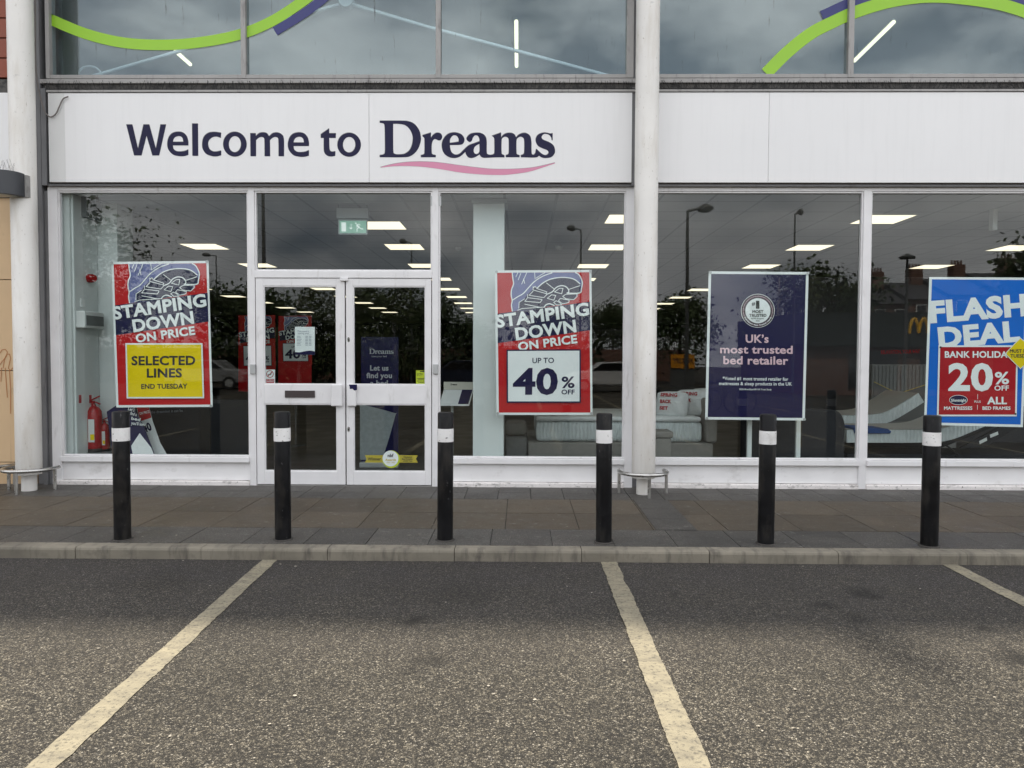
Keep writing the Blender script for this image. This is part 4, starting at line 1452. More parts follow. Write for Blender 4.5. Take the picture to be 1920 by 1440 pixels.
# ---- stickers and notice on the doors
DY = -.0255                                   # on the door glass
mN = lambda u, v: at(u, v, -.016)
nt_ = thing('notice', 'white opening times notice with navy wave inside the letterbox door', 'notice', mN(571, 665))
mb = MB(); flat(mb, [[(553, 612.5), (590.3, 613), (590.3, 665.5), (553, 665)]], mN, 0, .0006); mb.build('sheet', M_white, nt_)
mb = MB(); flat(mb, [smooth_open([(553, 660), (562, 660.5), (572, 658.5), (582, 657.5), (590.3, 659)], 4) + [(590.3, 665.4), (553, 665)]], mN, 1); mb.build('navy_wave', M_navy, nt_)
mb = MB()
text(mb, 'This week’s', (557.5, 622.6), (579.5, 623), 3.4, mN, 2, 0.020)
text(mb, 'opening times...', (558.5, 626.4), (582, 626.8), 3.0, mN, 2, 0.020)
for i in range(7):
    v = 630.5 + i * 2.75
    flat(mb, [[(556.5, v - .5), (563.5 + (i * 37 % 5) * .6, v - .5), (563.5 + (i * 37 % 5) * .6, v + .5), (556.5, v + .5)]], mN, 1.5)
    flat(mb, [[(572.5, v - .6), (577.5, v - .6), (577.5, v + .6), (572.5, v + .6)]], mN, 1.5)
    flat(mb, [[(579.2, v - .6), (584, v - .6), (584, v + .6), (579.2, v + .6)]], mN, 1.5)
mb.build('lettering', M_greytext, nt_)
ns = thing('no_smoking_sticker', 'small white no smoking sticker with red ring on the door glass', 'sticker', mN(506, 719))
mb = MB(); flat(mb, [[(497.3, 693), (515.6, 693), (515.6, 719.3), (497.3, 719.3)]], mN, 0, .0005); mb.build('sheet', M_white, ns)
mb = MB(); flat(mb, [ell(506.2, 701.3, 6.9), ell(506.2, 701.3, 5.7)], mN, 1)
flat(mb, [[(501.6, 705.2), (502.6, 706.2), (511, 697.6), (510, 696.6)]], mN, 1.4)
flat(mb, [[(499.2, 710.5), (514.2, 710.5), (514.2, 718), (499.2, 718)]], mN, 1)
mb.build('red_symbol', M_dred, ns)
mb = MB(); flat(mb, [[(502, 701.8), (508.5, 701.8), (508.5, 703.2), (502, 703.2)]], mN, 2); stroke(mb, [(509, 701.5), (509.5, 699), (507.5, 697.5)], .5, mN, 2); mb.build('cigarette', M_ink, ns)
mb = MB(); text(mb, 'NO SMOKING', (500, 713.6), (513.4, 713.6), 2, mN, 2, 0.020); flat(mb, [[(500, 715.2), (513.4, 715.2), (513.4, 715.9), (500, 715.9)]], mN, 2); mb.build('lettering', M_white, ns)
cv = thing('warning_sticker', 'lime yellow CCTV sticker in the corner of the door glass', 'sticker', mN(789, 721))
mb = MB(); flat(mb, [[(780, 694.5), (798.4, 694.5), (798.4, 721), (780, 721)]], mN, 0, .0005); mb.build('sheet', M_sticker, cv)
mb = MB(); text(mb, 'CCTV', (781.8, 704), (792.5, 704), 4, mN, 2, 0.020)
flat(mb, [[(787.5, 695.5), (796.5, 695.2), (795.5, 698), (791, 697.2), (788, 697.6)]], mN, 1.5)
for (v, a_, b_) in ((709.5, 782, 797), (711.2, 784, 795), (714.5, 782.5, 796.5), (717.5, 784, 795)):
    flat(mb, [[(a_, v - .45), (b_, v - .45), (b_, v + .45), (a_, v + .45)]], mN, 1.5)
mb.build('lettering', M_ink, cv)
aw = thing('award_sticker', 'gold Winner ribbon sticker with round white seal low on the door glass', 'sticker', mN(733, 877))
mb = MB(); flat(mb, [[(684, 853.5), (783.5, 853.5), (780, 860.5), (783.5, 867.5), (684, 867.5), (687.5, 860.5)]], mN, 0, .0005); mb.build('ribbon', M_gold, aw)
mb = MB(); flat(mb, [ell(733.5, 861, 16.6)], mN, 1); mb.build('seal_rim', M_sticker, aw)
mb = MB(); flat(mb, [ell(732.2, 859.6, 14.8)], mN, 2); mb.build('seal_face', M_white, aw)
mb = MB(); text(mb, 'nbf', (727, 857), (738, 857), 6.4, mN, 4, 0.026); text(mb, 'Winner', (689.5, 863.2), (714.5, 863.2), 6, mN, 4, 0.012)
text(mb, 'National', (757, 858), (772.5, 858), 2.6, mN, 4, 0.020); text(mb, 'Bed Retailer', (754, 861.8), (775, 861.8), 2.6, mN, 4, 0.020); text(mb, 'of the Year', (756, 865.4), (774, 865.4), 2.6, mN, 4, 0.020)
mb.build('lettering', M_ink, aw)
mb = MB(); text(mb, 'Awards', (722.5, 864.2), (742.5, 864.2), 4.4, mN, 4, 0.020); text(mb, '2025 - 2026', (725, 868.2), (740.5, 868.2), 2.0, mN, 4, 0.015); mb.build('seal_lettering', M_gold, aw)

# ================================================================== SHOP INTERIOR
CZ = 3.41
FZ = .125
# ceiling lights
first = None
names = {-8.65: 'row beyond the left return wall', -5.27: 'row above the red extinguisher window', -1.94: 'row above the doors', 1.41: 'row above the white bed', 4.73: 'row above the flash deal window', 8.08: 'last row past the flash deal window'}
nth = ['nearest the glass', 'second from the glass', 'third from the glass', 'fourth from the glass', 'fifth from the glass', 'sixth from the glass', 'seventh from the glass', 'eighth from the glass', 'farthest from the glass']
for xr_, rn_ in names.items():
    for k in range(9):
        if k == 0 and xr_ < -4: continue
        y = 1.5 + 2.4 * k + (.48 if k == 0 and xr_ == -1.94 else 0)
        lab = 'lit ceiling panel ' + nth[k] + ' in the ' + rn_
        if first is None:
            first = thing('ceiling_light', lab, 'ceiling light', (xr_, y, CZ), 'lit panels in the shop ceiling')
            MB().box(xr_ - .30, xr_ + .30, y - .30, y + .30, CZ - .012, CZ).build('frame', M_plastic_w, first)
            MB().box(xr_ - .288, xr_ + .288, y - .288, y + .288, CZ - .0135, CZ - .0121).build('diffuser', M_panel, first)
        else:
            copy_tree(first, (xr_, y, CZ), lab, 'lit panels in the shop ceiling')
# left return wall, pillars, partitions
iw = thing('interior_wall', 'pale grey return wall inside the window behind the fire extinguisher', 'wall', (xg0, .3, FZ))
xw = xg0 + .07
MB().box(xw - .25, xw, .06, .58, FZ, 3.41).build('wall', M_pale, iw)
MB().box(xw - .3, X(222, .6), .6, .95, FZ, 3.41).build('pier', M_pillar, iw)
MB().box(xw - .1, xw + .06, .28, .575, Zv(412, 165, .45), Zv(366, 165, .45)).build('shutter_box', M_mid, iw)
MB().box(xw + .002, xw + .02, .09, .11, FZ, 3.40).build('edge_trim', M_pillar, iw)
pp = thing('pillar', 'square white pillar standing inside between the doors and the 40% poster', 'pillar', (X(916, .4), .5, FZ))
MB().box(X(887, .36), X(945, .36), .36, .74, FZ, 3.36).build('shaft', M_pillar, pp, bevel=.004)
MB().box(X(884, .36), X(950, .36), .34, .76, 3.361, 3.405).build('head_trim', M_signbody, pp)
bp = thing('interior_wall', 'dark wall at the back of the bed display reading relaxation your way', 'wall', (6, 4.6, FZ))
MB().box(X(1480, 4.6), X(2300, 4.6), 4.6, 4.75, FZ, 3.0).build('wall', M_dark, bp)
mW = lambda u, v: at(u, v, 4.597)
mb = MB(); text(mb, 'RELAXATION, YOUR WAY', (1652, 664), (1725, 662), 7, mW, 0, .02); mb.build('lettering', M_dred, bp)
dp = thing('display_partition', 'low dark partition with white sleep slogan behind the selected lines poster', 'partition', (X(330, 2.2), 2.2, FZ))
MB().box(X(262, 2.2), X(462, 2.2), 2.2, 2.3, FZ, at(330, 765, 2.2).z + .12).build('board', M_dark, dp)
MB().box(X(376, 2.19), X(393, 2.19), 2.15, 2.19, FZ, at(330, 765, 2.2).z).build('post', M_black_gap, dp)
mb = MB(); text(mb, 'sleep the dreamiest it can be', (268, 776), (343, 772), 5, lambda u, v: at(u, v, 2.198), 0, .015); mb.build('lettering', M_greytext, dp)

# red posters standing inside the doors
for (tl, trr, lab) in (((447, 591), (516, 591), 'red boot poster standing inside behind the post beside the letterbox door'), ((522, 592), (584, 592), 'red boot poster standing inside behind the opening times notice')):
    wd = trr[0] - tl[0]
    Yp = 3.6
    t = thing('poster', lab, 'poster', at(tl[0], 735, Yp), 'red price posters deep in the shop')
    ht = wd * 1.52
    m = quadmap(tl, trr, (tl[0], tl[1] + ht), Yp, ((209, 490), (391, 490), (209, 766)))
    k2 = (143 / ht) * 276
    stamping(t, m, 'forty', extra=((391, 490 + k2), (209, 490 + k2)))
    p0 = at(tl[0] + wd / 2, 735, Yp)
    MB().tube([(p0.x, Yp + .03, FZ), (p0.x, Yp + .03, p0.z + .3)], .015, 8).build('stand_pole', M_post, t)
    MB().lathe((p0.x, Yp + .03, FZ), [(.16, 0), (.16, .012), (.02, .02)], 24).build('stand_base', M_post, t)

# navy roller banner behind the other door
Yb = 1.3
rbn = thing('roller_banner', 'navy roller banner reading Let us find you a bed behind the glazed door', 'banner', at(708, 850, Yb))
mR = lambda u, v: at(u, v, Yb)
mb = MB(); flat(mb, [[(677, 631.5), (747, 632), (747, 868), (677, 868)]], mR, 0, .002); mb.build('sheet', M_navy, rbn)
mb = MB()
RD = lambda pts: [((p[0] - 690) * 46 / 329 + 689, (p[1] - 227) * 46 / 329 + 654) for p in pts]
for l in dreams: flat(mb, [RD(q) for q in l], mR, 1)
text(mb, 'Love your bed', (697, 669.5), (725, 669.5), 3, mR, 2, .012)
text(mb, 'Let us', (694, 695), (728.5, 695), 10, mR, 2, .035)
text(mb, 'find you', (687, 709), (735, 709), 10, mR, 2, .035)
text(mb, 'a bed', (694, 723), (727.5, 723), 10, mR, 2, .035)
mb.build('lettering', wmat('banner_text', (0.42, 0.43, 0.46, 1), .5), rbn)
mb = MB(); flat(mb, [smooth_loop([(675, 757, 1), (738, 774), (741, 780), (722, 845), (712, 862, 1), (675, 862, 1)])], mR, 2, .0015); mb.build('mattress_picture', wmat('banner_grey', (0.30, 0.33, 0.34, 1), .6, vary=.12, vscale=20), rbn)
MB().box(mR(675, 800).x, mR(748, 800).x, Yb - .06, Yb + .06, FZ, FZ + .07).build('base', M_lightgrey, rbn, bevel=.01)

# leaning boards in the first window
lb = thing('leaning_board', 'navy board with white lettering leaning inside the window behind a bollard', 'board', at(262, 856, .25))
mL = lambda u, v: at(u, v, .25 + (856 - v) * .0012)
mb = MB(); flat(mb, [[(200, 772), (218, 760), (246, 758), (270, 800), (292, 858), (212, 858)]], mL, 0, .006); mb.build('sheet', M_navy, lb)
mb = MB()
for i, (s_, u, v, u2) in enumerate((('Let’s', 240, 769, 252), ('find a', 244, 777.5, 256), ('bed', 246, 787, 263), ('you’ll love', 246, 796, 272))): text(mb, s_, (u, v), (u2, v + 3), 6, mL, 2, .03)
mb.build('lettering', M_white, lb)
mb = MB(); flat(mb, [[(246, 836), (262, 812), (284, 840), (291, 858), (250, 858)]], mL, 1); mb.build('mattress_picture', M_pillow, lb)
lb2 = thing('leaning_board', 'red and white sale board leaning beside the navy one inside the window', 'board', at(290, 856, .4))
mL2 = lambda u, v: at(u, v, .42 + (856 - v) * .0012)
mb = MB(); flat(mb, [[(256, 762), (278, 758), (286, 790), (300, 830), (316, 858), (282, 858), (264, 806)]], mL2, 0, .006); mb.build('sheet', M_white, lb2)
mb = MB(); flat(mb, [[(256, 762), (278, 758), (284, 783), (263, 790)]], mL2, 1); mb.build('red_ground', M_red, lb2)
mb = MB(); text(mb, 'ON PRICE', (262, 778), (281, 774), 5, mL2, 2, .03); mb.build('lettering', M_white, lb2)
mb = MB(); text(mb, '40', (271, 812), (286, 806), 16, mL2, 2, .04); mb.build('figure', M_navy, lb2)

# fire extinguishers and fittings on the return wall
def extinguisher(p, s, label):
    t = thing('fire_extinguisher', label, 'fire extinguisher', p)
    x_, y_, z_ = p
    b = MB().lathe(p, [(.06 * s, 0), (.075 * s, .004 * s), (.077 * s, .02 * s), (.077 * s, .36 * s), (.07 * s, .41 * s), (.045 * s, .445 * s), (.022 * s, .46 * s), (.02 * s, .475 * s)], 28)
    b.build('cylinder', M_ext, t, smooth='auto')
    MB().lathe(p, [(.079 * s, -.004 * s), (.080 * s, 0.0), (.080 * s, .03 * s), (.078 * s, .032 * s)], 28).build('foot_ring', M_rubber, t, smooth='auto')
    hd = MB().tube([(x_ - .005 * s, y_, z_ + .476 * s), (x_ - .005 * s, y_, z_ + .51 * s)], .018 * s, 10).tube([(x_ - .02 * s, y_, z_ + .50 * s), (x_ + .05 * s, y_ - .03 * s, z_ + .495 * s), (x_ + .09 * s, y_ - .04 * s, z_ + .48 * s)], .007 * s, 8)
    hd.tube([(x_ - .03 * s, y_, z_ + .515 * s), (x_ + .05 * s, y_ - .03 * s, z_ + .545 * s), (x_ + .085 * s, y_ - .04 * s, z_ + .56 * s)], .008 * s, 8)
    hd.build('handle', M_ext, t, smooth='auto')
    MB().tube([(x_ - .02 * s, y_ - .01, z_ + .485 * s), (x_ - .09 * s, y_ - .03, z_ + .46 * s), (x_ - .12 * s, y_ - .04, z_ + .36 * s), (x_ - .115 * s, y_ - .04, z_ + .18 * s), (x_ - .085 * s, y_ - .04, z_ + .06 * s)], .0115 * s, 8).build('hose', M_rubber, t, smooth='auto')
    mm = lambda u, v: Vector((x_ + u * s, y_ - .0795 * s, z_ + v * s))
    f2 = MB().add([mm(-.012, .10), mm(.05, .10), mm(.05, .33), mm(-.012, .33)], [(0, 1, 2, 3)])
    f2.build('label_plate', M_plastic_w, t, fix=False)
    MB().add([mm(.008, .12) + Vector((0, -.001, 0)), mm(.048, .12) + Vector((0, -.001, 0)), mm(.048, .18) + Vector((0, -.001, 0)), mm(.008, .18) + Vector((0, -.001, 0))], [(0, 1, 2, 3)]).build('yellow_mark', M_yel, t, fix=False)
    return t


pe = at(177, 846, .42)
shelf = thing('window_ledge', 'low pale ledge inside the window under the fire extinguishers', 'ledge', (xw + .3, .4, FZ))
MB().box(xw + .003, X(212, .42) + .05, .3, .56, FZ, pe.z - .005).build('ledge_body', M_mid, shelf)
extinguisher((pe.x, pe.y, pe.z), 1.18, 'larger red fire extinguisher with black hose inside the window')
pe2 = at(197, 848, .48)
extinguisher((pe2.x, pe2.y - .0, pe.z), .72, 'smaller red fire extinguisher standing behind the larger one')
snd = thing('fire_alarm', 'round red fire alarm sounder on the pale return wall', 'alarm', at(157, 522, .4))
q = at(157, 522, .4)
MB().tube([(xw, .4, q.z), (xw + .05, .39, q.z), (xw + .08, .38, q.z)], [.052, .052, .04], 20).build('sounder', M_ext, snd, smooth='auto')
wb = thing('wall_box', 'pale grey warm air unit on the return wall above the extinguishers', 'heater', at(165, 600, .4))
z0_, z1_ = at(165, 616, .35).z, at(165, 585, .35).z
MB().box(xw + .001, xw + .12, .12, .5, z0_, z1_).build('casing', M_plastic_w, wb, bevel=.01)
MB().box(xw + .121, xw + .126, .14, .48, z0_ + .03, z1_ - .05).build('grille', M_mid, wb)
sw = MB().box(xw + .001, xw + .02, .22, .30, at(150, 576, .3).z, at(150, 561, .3).z)
one(sw, 'wall_switch', M_plastic_w, 'small white switch plate above the wall heater', 'switch', bevel=.003)
for (ya, lab) in ((.16, 'red and white fire instruction card nearer the glass'), (.36, 'red and white fire instruction card farther from the glass')):
    t = thing('fire_card', lab, 'sign', (xw, ya, 1))
    za, zb = at(150, 757, ya).z, at(150, 740, ya).z
    MB().box(xw + .001, xw + .004, ya, ya + .1, za, zb).build('card', M_plastic_w, t)
    MB().box(xw + .0042, xw + .005, ya + .005, ya + .055, za + .005, zb - .005).build('red_field', M_dred, t)

# exit sign
Ye = .62
es = thing('exit_sign', 'green running man exit sign hanging from the ceiling over the doors', 'exit sign', at(660, 440, Ye))
mE = lambda u, v: at(u, v, Ye)
a_, b_ = mE(630.5, 410), mE(690, 390)
MB().box(a_.x, b_.x, Ye, Ye + .07, mE(660, 409.5).z, mE(660, 390).z).build('housing', M_signbody, es, bevel=.004)
MB().box(a_.x + .01, b_.x, Ye + .01, Ye + .06, mE(660, 381.5).z, mE(660, 378).z).build('ceiling_bracket', M_signbody, es)
MB().tube([(a_.x + .02, Ye + .035, mE(660, 390).z - .002), (a_.x + .02, Ye + .035, 3.405)], .004, 6).tube([(b_.x - .02, Ye + .035, mE(660, 390).z - .002), (b_.x - .02, Ye + .035, 3.405)], .004, 6).build('drop_rods', M_post, es)
mb = MB(); flat(mb, [[(633.5, 411), (689, 411.8), (689, 439.8), (634.5, 439.5)]], mE, 0, .006); mb.build('blade', M_signbody, es)
mb = MB(); flat(mb, [[(636.5, 413.8), (686.6, 414.2), (686.6, 437), (637, 436.8)]], mE, 1); mb.build('green_face', M_exit, es)
mb = MB()
E2 = lambda pts: [(620 + x_ / 8.727, 370 + y_ / 8.731) for x_, y_ in pts]
flat(mb, [E2([(175, 410), (252, 410), (254, 558), (178, 558)])], mE, 2)
stroke(mb, E2([(335, 437), (335, 505)]), 1.0, mE, 2)
flat(mb, [E2([(305, 497), (362, 497), (334, 527)])], mE, 2.3)
flat(mb, [E2(ell(413, 424, 13, 13, 14))], mE, 2)
stroke(mb, E2([(432, 455), (465, 490)]), 2.6, mE, 2)
stroke(mb, E2([(465, 490), (495, 515), (530, 518)]), 1.5, mE, 2.5)
stroke(mb, E2([(455, 495), (432, 520), (432, 558)]), 1.5, mE, 2.8)
stroke(mb, E2([(425, 450), (465, 440), (485, 458)]), 1.2, mE, 3.1)
stroke(mb, E2([(432, 470), (425, 492)]), 1.1, mE, 3.4)
mb.build('running_man', M_exitw, es)

for (u, v, lab) in ((1048, 461, 'round white smoke detector on the ceiling behind the 40% poster window'), (860, 463, 'round white smoke detector on the ceiling beside the white pillar')):
    p = gnd(u, v, CZ)
    one(MB().lathe((p.x, p.y, CZ), [(.03, -.06), (.05, -.055), (.055, -.03), (.06, -.0)], 20), 'smoke_detector', M_plastic_w, lab, 'smoke detector', 'detectors on the shop ceiling', smooth='auto')
p = at(1863, 424, .9)
one(MB().box(p.x - .03, p.x + .03, .87, .95, p.z - .05, 3.414), 'ceiling_sensor', M_plastic_w, 'small white sensor box hanging under the ceiling above the flash deal poster', 'sensor', bevel=.008)


# beds
def rbox(x0, x1, y0, y1, z0, z1, name, m, parent, bev=.04):
    o = MB().box(x0, x1, y0, y1, z0, z1).build(name, m, parent)
    md = o.modifiers.new('round', 'BEVEL')
    md.width = bev
    md.segments = 4
    for p_ in o.data.polygons: p_.use_smooth = True
    return o


Y1, Y2 = .85, 2.35
bed = thing('bed', 'white pocket mattress bed on a grey fabric base inside the window by the column', 'bed', (X(1160, Y1), Y1, FZ))
bx0, bx1 = X(1006, Y1), X(1321, Y1)
zmt, zmb = at(1160, 791, Y1).z, at(1160, 829, Y1).z
rbox(bx0, bx1, Y1, Y2, zmb, zmt, 'mattress', M_mattress, bed, .06)
rbox(bx0 - .0, bx1 - .02, Y1 - .01, Y2, zmt + .002, zmt + .065, 'topper', M_pillow, bed, .03)
rbox(X(991, Y1), bx1 + .12, Y1 - .03, Y2 + .02, FZ, zmb - .003, 'base', M_fab, bed, .02)
rbox(bx1 + .03, bx1 + .17, Y1 - .05, Y2 + .04, zmb, at(1335, 770, Y1).z + .15, 'headboard', M_fab, bed, .04)
th = MB()
a_ = at(1008, 790, Y1 + .2)
mb = MB()
mb.add([(bx0 + .02, Y1 + .1, zmt + .072), (bx0 + .62, Y1 + .25, zmt + .072), (bx0 + .5, Y1 + 1.1, zmt + .074), (bx0 - .0, Y1 + 1.1, zmt + .074), (bx0 + .10, Y1 + .14, zmt + .10), (bx0 + .45, Y1 + .35, zmt + .11), (bx0 + .42, Y1 + .9, zmt + .11), (bx0 + .08, Y1 + .9, zmt + .10)], [(0, 1, 5, 4), (1, 2, 6, 5), (2, 3, 7, 6), (3, 0, 4, 7), (4, 5, 6, 7), (3, 2, 1, 0)])
one(mb, 'throw', M_dred, 'folded dark red throw lying at the foot of the white bed', 'throw', bevel=.01)


def pillow(c, w_, h_, lean, yaw, label, words):
    t = thing('pillow', label, 'pillow', c, 'wrapped pillows on the white bed')
    bm = bmesh.new()
    bmesh.ops.create_uvsphere(bm, u_segments=28, v_segments=18, radius=1)
    for v in bm.verts:
        x_, y_, z_ = v.co
        ax, az = abs(x_), abs(z_)
        k_ = max(ax, az) ** 1.0
        rr = math.hypot(x_, z_) or 1e-6
        sq = rr / max(ax, az, 1e-6)
        f_ = 1 + (sq - 1) * .75
        thk = (1 - min(1, rr) ** 3) * .5 + .5 * (1 - rr * rr) if rr < 1 else 0
        v.co = Vector((x_ * f_ * w_ / 2, y_ * .10 * (1 + .1 * math.sin(9 * x_ + 5 * z_)), z_ * f_ * h_ / 2))
    me = bpy.data.meshes.new('cushion')
    bm.to_mesh(me); bm.free()
    for p_ in me.polygons: p_.use_smooth = True
    me.materials.append(M_pillow)
    o = bpy.data.objects.new('cushion', me)
    COL.objects.link(o)
    o.parent = t
    o.location = (0, 0, h_ * .46)
    tm = MB()
    m_ = lambda u, v: Vector((u, -.108, -v))
    for i, s_ in enumerate(words): text(tm, s_, (-w_ * .30, -.08 + i * .085), (-w_ * .30 + .036 * len(s_), -.08 + i * .085), .045, m_, 0, .05)
    me2 = bpy.data.meshes.new('print')
    me2.from_pydata([p_ for p_ in tm.v], [], tm.f)
    me2.materials.append(M_dred)
    o2 = bpy.data.objects.new('print', me2)
    COL.objects.link(o2)
    o2.parent = o
    t.rotation_euler = (lean, 0, yaw)
    return t


zp = zmt + .06
p1 = at(1268, 790, Y1 + .18); p2 = at(1302, 790, Y1 + .3); p3 = at(1322, 790, Y1 + .5)
pillow((p1.x - .06, Y1 + .20, zp), .42, .33, R(-12), R(-28), 'wrapped white pillow with red lettering at the front of the bed stack', ['SPRING', 'BACK', 'SET'])
pillow((p2.x - .02, Y1 + .34, zp), .46, .35, R(-12), R(-30), 'wrapped white pillow with red lettering in the middle of the bed stack', ['SPRING', 'BACK', 'SET'])
pillow((p3.x + .0, Y1 + .5, zp), .46, .36, R(-10), R(-40), 'plain white pillow leaning against the headboard', [])
ot = thing('ottoman', 'grey fabric storage stool in front of the white bed corner', 'stool', (X(1238, .5), .45, FZ))
rbox(X(1212, .4), X(1262, .4), .40, .72, FZ, at(1238, 822, .4).z, 'seat_base', M_fab, ot, .02)
rbox(X(1210, .4), X(1265, .4), .39, .73, at(1238, 822, .4).z + .002, at(1238, 812, .4).z + .02, 'cushion', M_fab, ot, .02)
ch_ = thing('armchair', 'pale upholstered tub seat between the white pillar and the bed', 'chair', (X(967, .9), .9, FZ))
rbox(X(948, .9), X(990, .9), .9, 1.5, FZ, at(967, 820, .9).z, 'seat', M_fabmid, ch_, .03)
rbox(X(946, .9), X(990, .9), 1.0, 1.5, at(967, 820, .9).z + .003, at(967, 794, .9).z, 'backrest', M_fab, ch_, .07)

# price stand by the pillar
ps = thing('price_stand', 'price display stand with tilted leaflet tray beside the white pillar', 'display stand', (X(850, .7), .7, FZ))
mb = MB(); flat(mb, [[(832, 716), (890, 716.5), (890, 731), (832, 730.5)]], lambda u, v: at(u, v, .95), 0, .02); mb.build('header_board', M_cream, ps)
mb = MB(); text(mb, 'Dreams', (845, 722.5), (857, 722.5), 3.4, lambda u, v: at(u, v, .95), 2, .04); mb.build('lettering', M_ink, ps)
tz0, tz1 = at(855, 758, .62).z, at(855, 731, .92).z
xa_, xb_ = X(824, .62), X(880, .62)
MB().add([(xa_, .62, tz0), (xb_, .62, tz0), (X(888, .92), .92, tz1), (X(832, .92), .92, tz1), (xa_, .62, tz0 - .02), (xb_, .62, tz0 - .02), (X(888, .92), .92, tz1 - .02), (X(832, .92), .92, tz1 - .02)], [(0, 1, 2, 3), (7, 6, 5, 4), (0, 4, 5, 1), (1, 5, 6, 2), (2, 6, 7, 3), (3, 7, 4, 0)]).build('tray', M_pillow, ps)
f_ = .62
MB().add([(xa_ + (xb_ - xa_) * f_, .62, tz0 + .003), (xb_ - .01, .62, tz0 + .003), (X(886, .92), .92, tz1 + .003), (X(832, .92) + (X(888, .92) - X(832, .92)) * f_, .92, tz1 + .003)], [(0, 1, 2, 3)]).build('navy_leaflet', M_navy, ps, fix=False)
MB().tube([(X(848, .8), .8, FZ), (X(848, .8), .8, (tz0 + tz1) / 2)], .018, 10).build('stand_pole', M_plastic_w, ps)
MB().lathe((X(848, .8), .8, FZ), [(.15, 0), (.15, .012), (.02, .02)], 24).build('stand_base', M_plastic_w, ps)

# dark upholstered bed end and adjustable beds
db = thing('headboard', 'charcoal upholstered bed end with rounded corner inside the window beside the navy poster', 'headboard', (X(1552, .6), .6, FZ))
ex0, ex1 = X(1400, .6), X(1589, .6)
ez1 = at(1545, 766, .6).z
prf = [(ex0, FZ), (ex1, FZ), (ex1, ez1 - .22)] + [(ex1 - .14 + .14 * math.cos(R(a)), ez1 - .22 + .2 * math.sin(R(a))) for a in range(10, 91, 10)] + [(ex0, ez1 + .02)]
MB().prism(prf, 'y', .6, .8).build('panel', M_fabdk, db, bevel=.02)
for u in (1409, 1501):
    t = MB().box(X(u - 4, .3), X(u + 4, .3), .3, .34, FZ, at(1460, 760, .3).z)
    one(t, 'display_post', M_pillar, 'slim pale post under the navy poster, ' + ('hidden side by the wrapped pillows' if u < 1450 else 'side by the charcoal bed end'), 'post', 'slim posts under the navy poster')


def slab_path(pts, thick, y0, y1, name, m, parent, mtop=None):
    """bent mattress: centre line of its top in (x,z), swept across y"""
    P = [Vector(p_) for p_ in smooth_open(pts, 6)]
    top, bot = [], []
    for i, p_ in enumerate(P):
        d = (P[min(i + 1, len(P) - 1)] - P[max(0, i - 1)]).normalized()
        n = Vector((-d.y, d.x))
        top.append(p_)
        bot.append(p_ - n * thick)
    prof = [tuple(p_) for p_ in top] + [tuple(p_) for p_ in bot[::-1]]
    o = MB().prism(prof, 'y', y0, y1).build(name, m, parent)
    md = o.modifiers.new('round', 'BEVEL'); md.width = .025; md.segments = 3; md.limit_method = 'ANGLE'; md.angle_limit = R(50)
    if mtop:
        mb = MB()
        for i in range(len(P) - 1):
            a, b = P[i], P[i + 1]
            mb.add([(a.x, y0 + .02, a.y + .004), (b.x, y0 + .02, b.y + .004), (b.x, y1 - .02, b.y + .004), (a.x, y1 - .02, a.y + .004)], [(0, 1, 2, 3)])
        mb.build('quilted_top', mtop, o, smooth=True, fix=False)
    return o


def xz(u, v, Y): p_ = at(u, v, Y); return (p_.x, p_.z)


ab = thing('adjustable_bed', 'nearer adjustable bed with raised head end on a black metal frame', 'bed', (X(1700, 1.0), 1.0, FZ))
Yn = .95
slab_path([xz(1588, 806, Yn), xz(1640, 806, Yn), xz(1720, 806, Yn), xz(1770, 803, Yn), xz(1810, 789, Yn), xz(1880, 757, Yn), xz(1950, 715, Yn)], .16, Yn, Yn + .9, 'mattress', M_mattress, ab, M_mtop)
fb = MB()
fb.tube([(X(1770, Yn), Yn + .05, at(1770, 838, Yn).z), (X(1920, Yn), Yn + .05, at(1920, 778, Yn).z)], .03, 6)
fb.prism([xz(1800, 842, Yn), xz(1850, 838, Yn), xz(1930, 790, Yn), xz(1950, 760, Yn), xz(1940, 752, Yn), xz(1880, 800, Yn)], 'y', Yn + .02, Yn + .06)
fb.box(X(1600, Yn), X(1960, Yn), Yn + .1, Yn + .8, FZ + .06, FZ + .24)
fb.tube([(X(1775, Yn), Yn, at(1775, 832, Yn).z), (X(1805, Yn), Yn, at(1805, 852, Yn).z), (X(1790, Yn), Yn, at(1790, 862, Yn).z)], .012, 6)
fb.build('bed_frame', M_fabdk, ab, bevel=.01)
for (ua, va, ub, vb) in ((1836, 827, 1850, 820), (1856, 815, 1871, 809)):
    mb = MB(); flat(mb, [[(ua, va), (ub, vb), (ub + 1, vb + 6), (ua + 1, va + 6)]], lambda u, v: at(u, v, Yn + .015), 0); mb.build('maker_label', M_plastic_w, ab)
for (x_, y_) in ((X(1620, Yn), Yn + .12), (X(1620, Yn), Yn + .78), (X(1940, Yn), Yn + .12), (X(1940, Yn), Yn + .78)):
    MB().tube([(x_, y_, FZ), (x_, y_, FZ + .08)], .025, 10).build('leg', M_fabdk, ab)
ab2 = thing('adjustable_bed', 'farther adjustable bed with raised head end beneath the grey headboard', 'bed', (X(1680, 2.0), 2.0, FZ))
Yf = 2.0
slab_path([xz(1560, 779, Yf), xz(1600, 779, Yf), xz(1640, 777, Yf), xz(1665, 771, Yf), xz(1700, 751, Yf), xz(1722, 737, Yf)], .15, Yf, Yf + .9, 'mattress', M_mattress, ab2, M_mtop)
MB().box(X(1575, Yf), X(1760, Yf), Yf + .1, Yf + .85, FZ + .06, at(1650, 815, Yf).z).build('bed_frame', M_fabdk, ab2, bevel=.01)
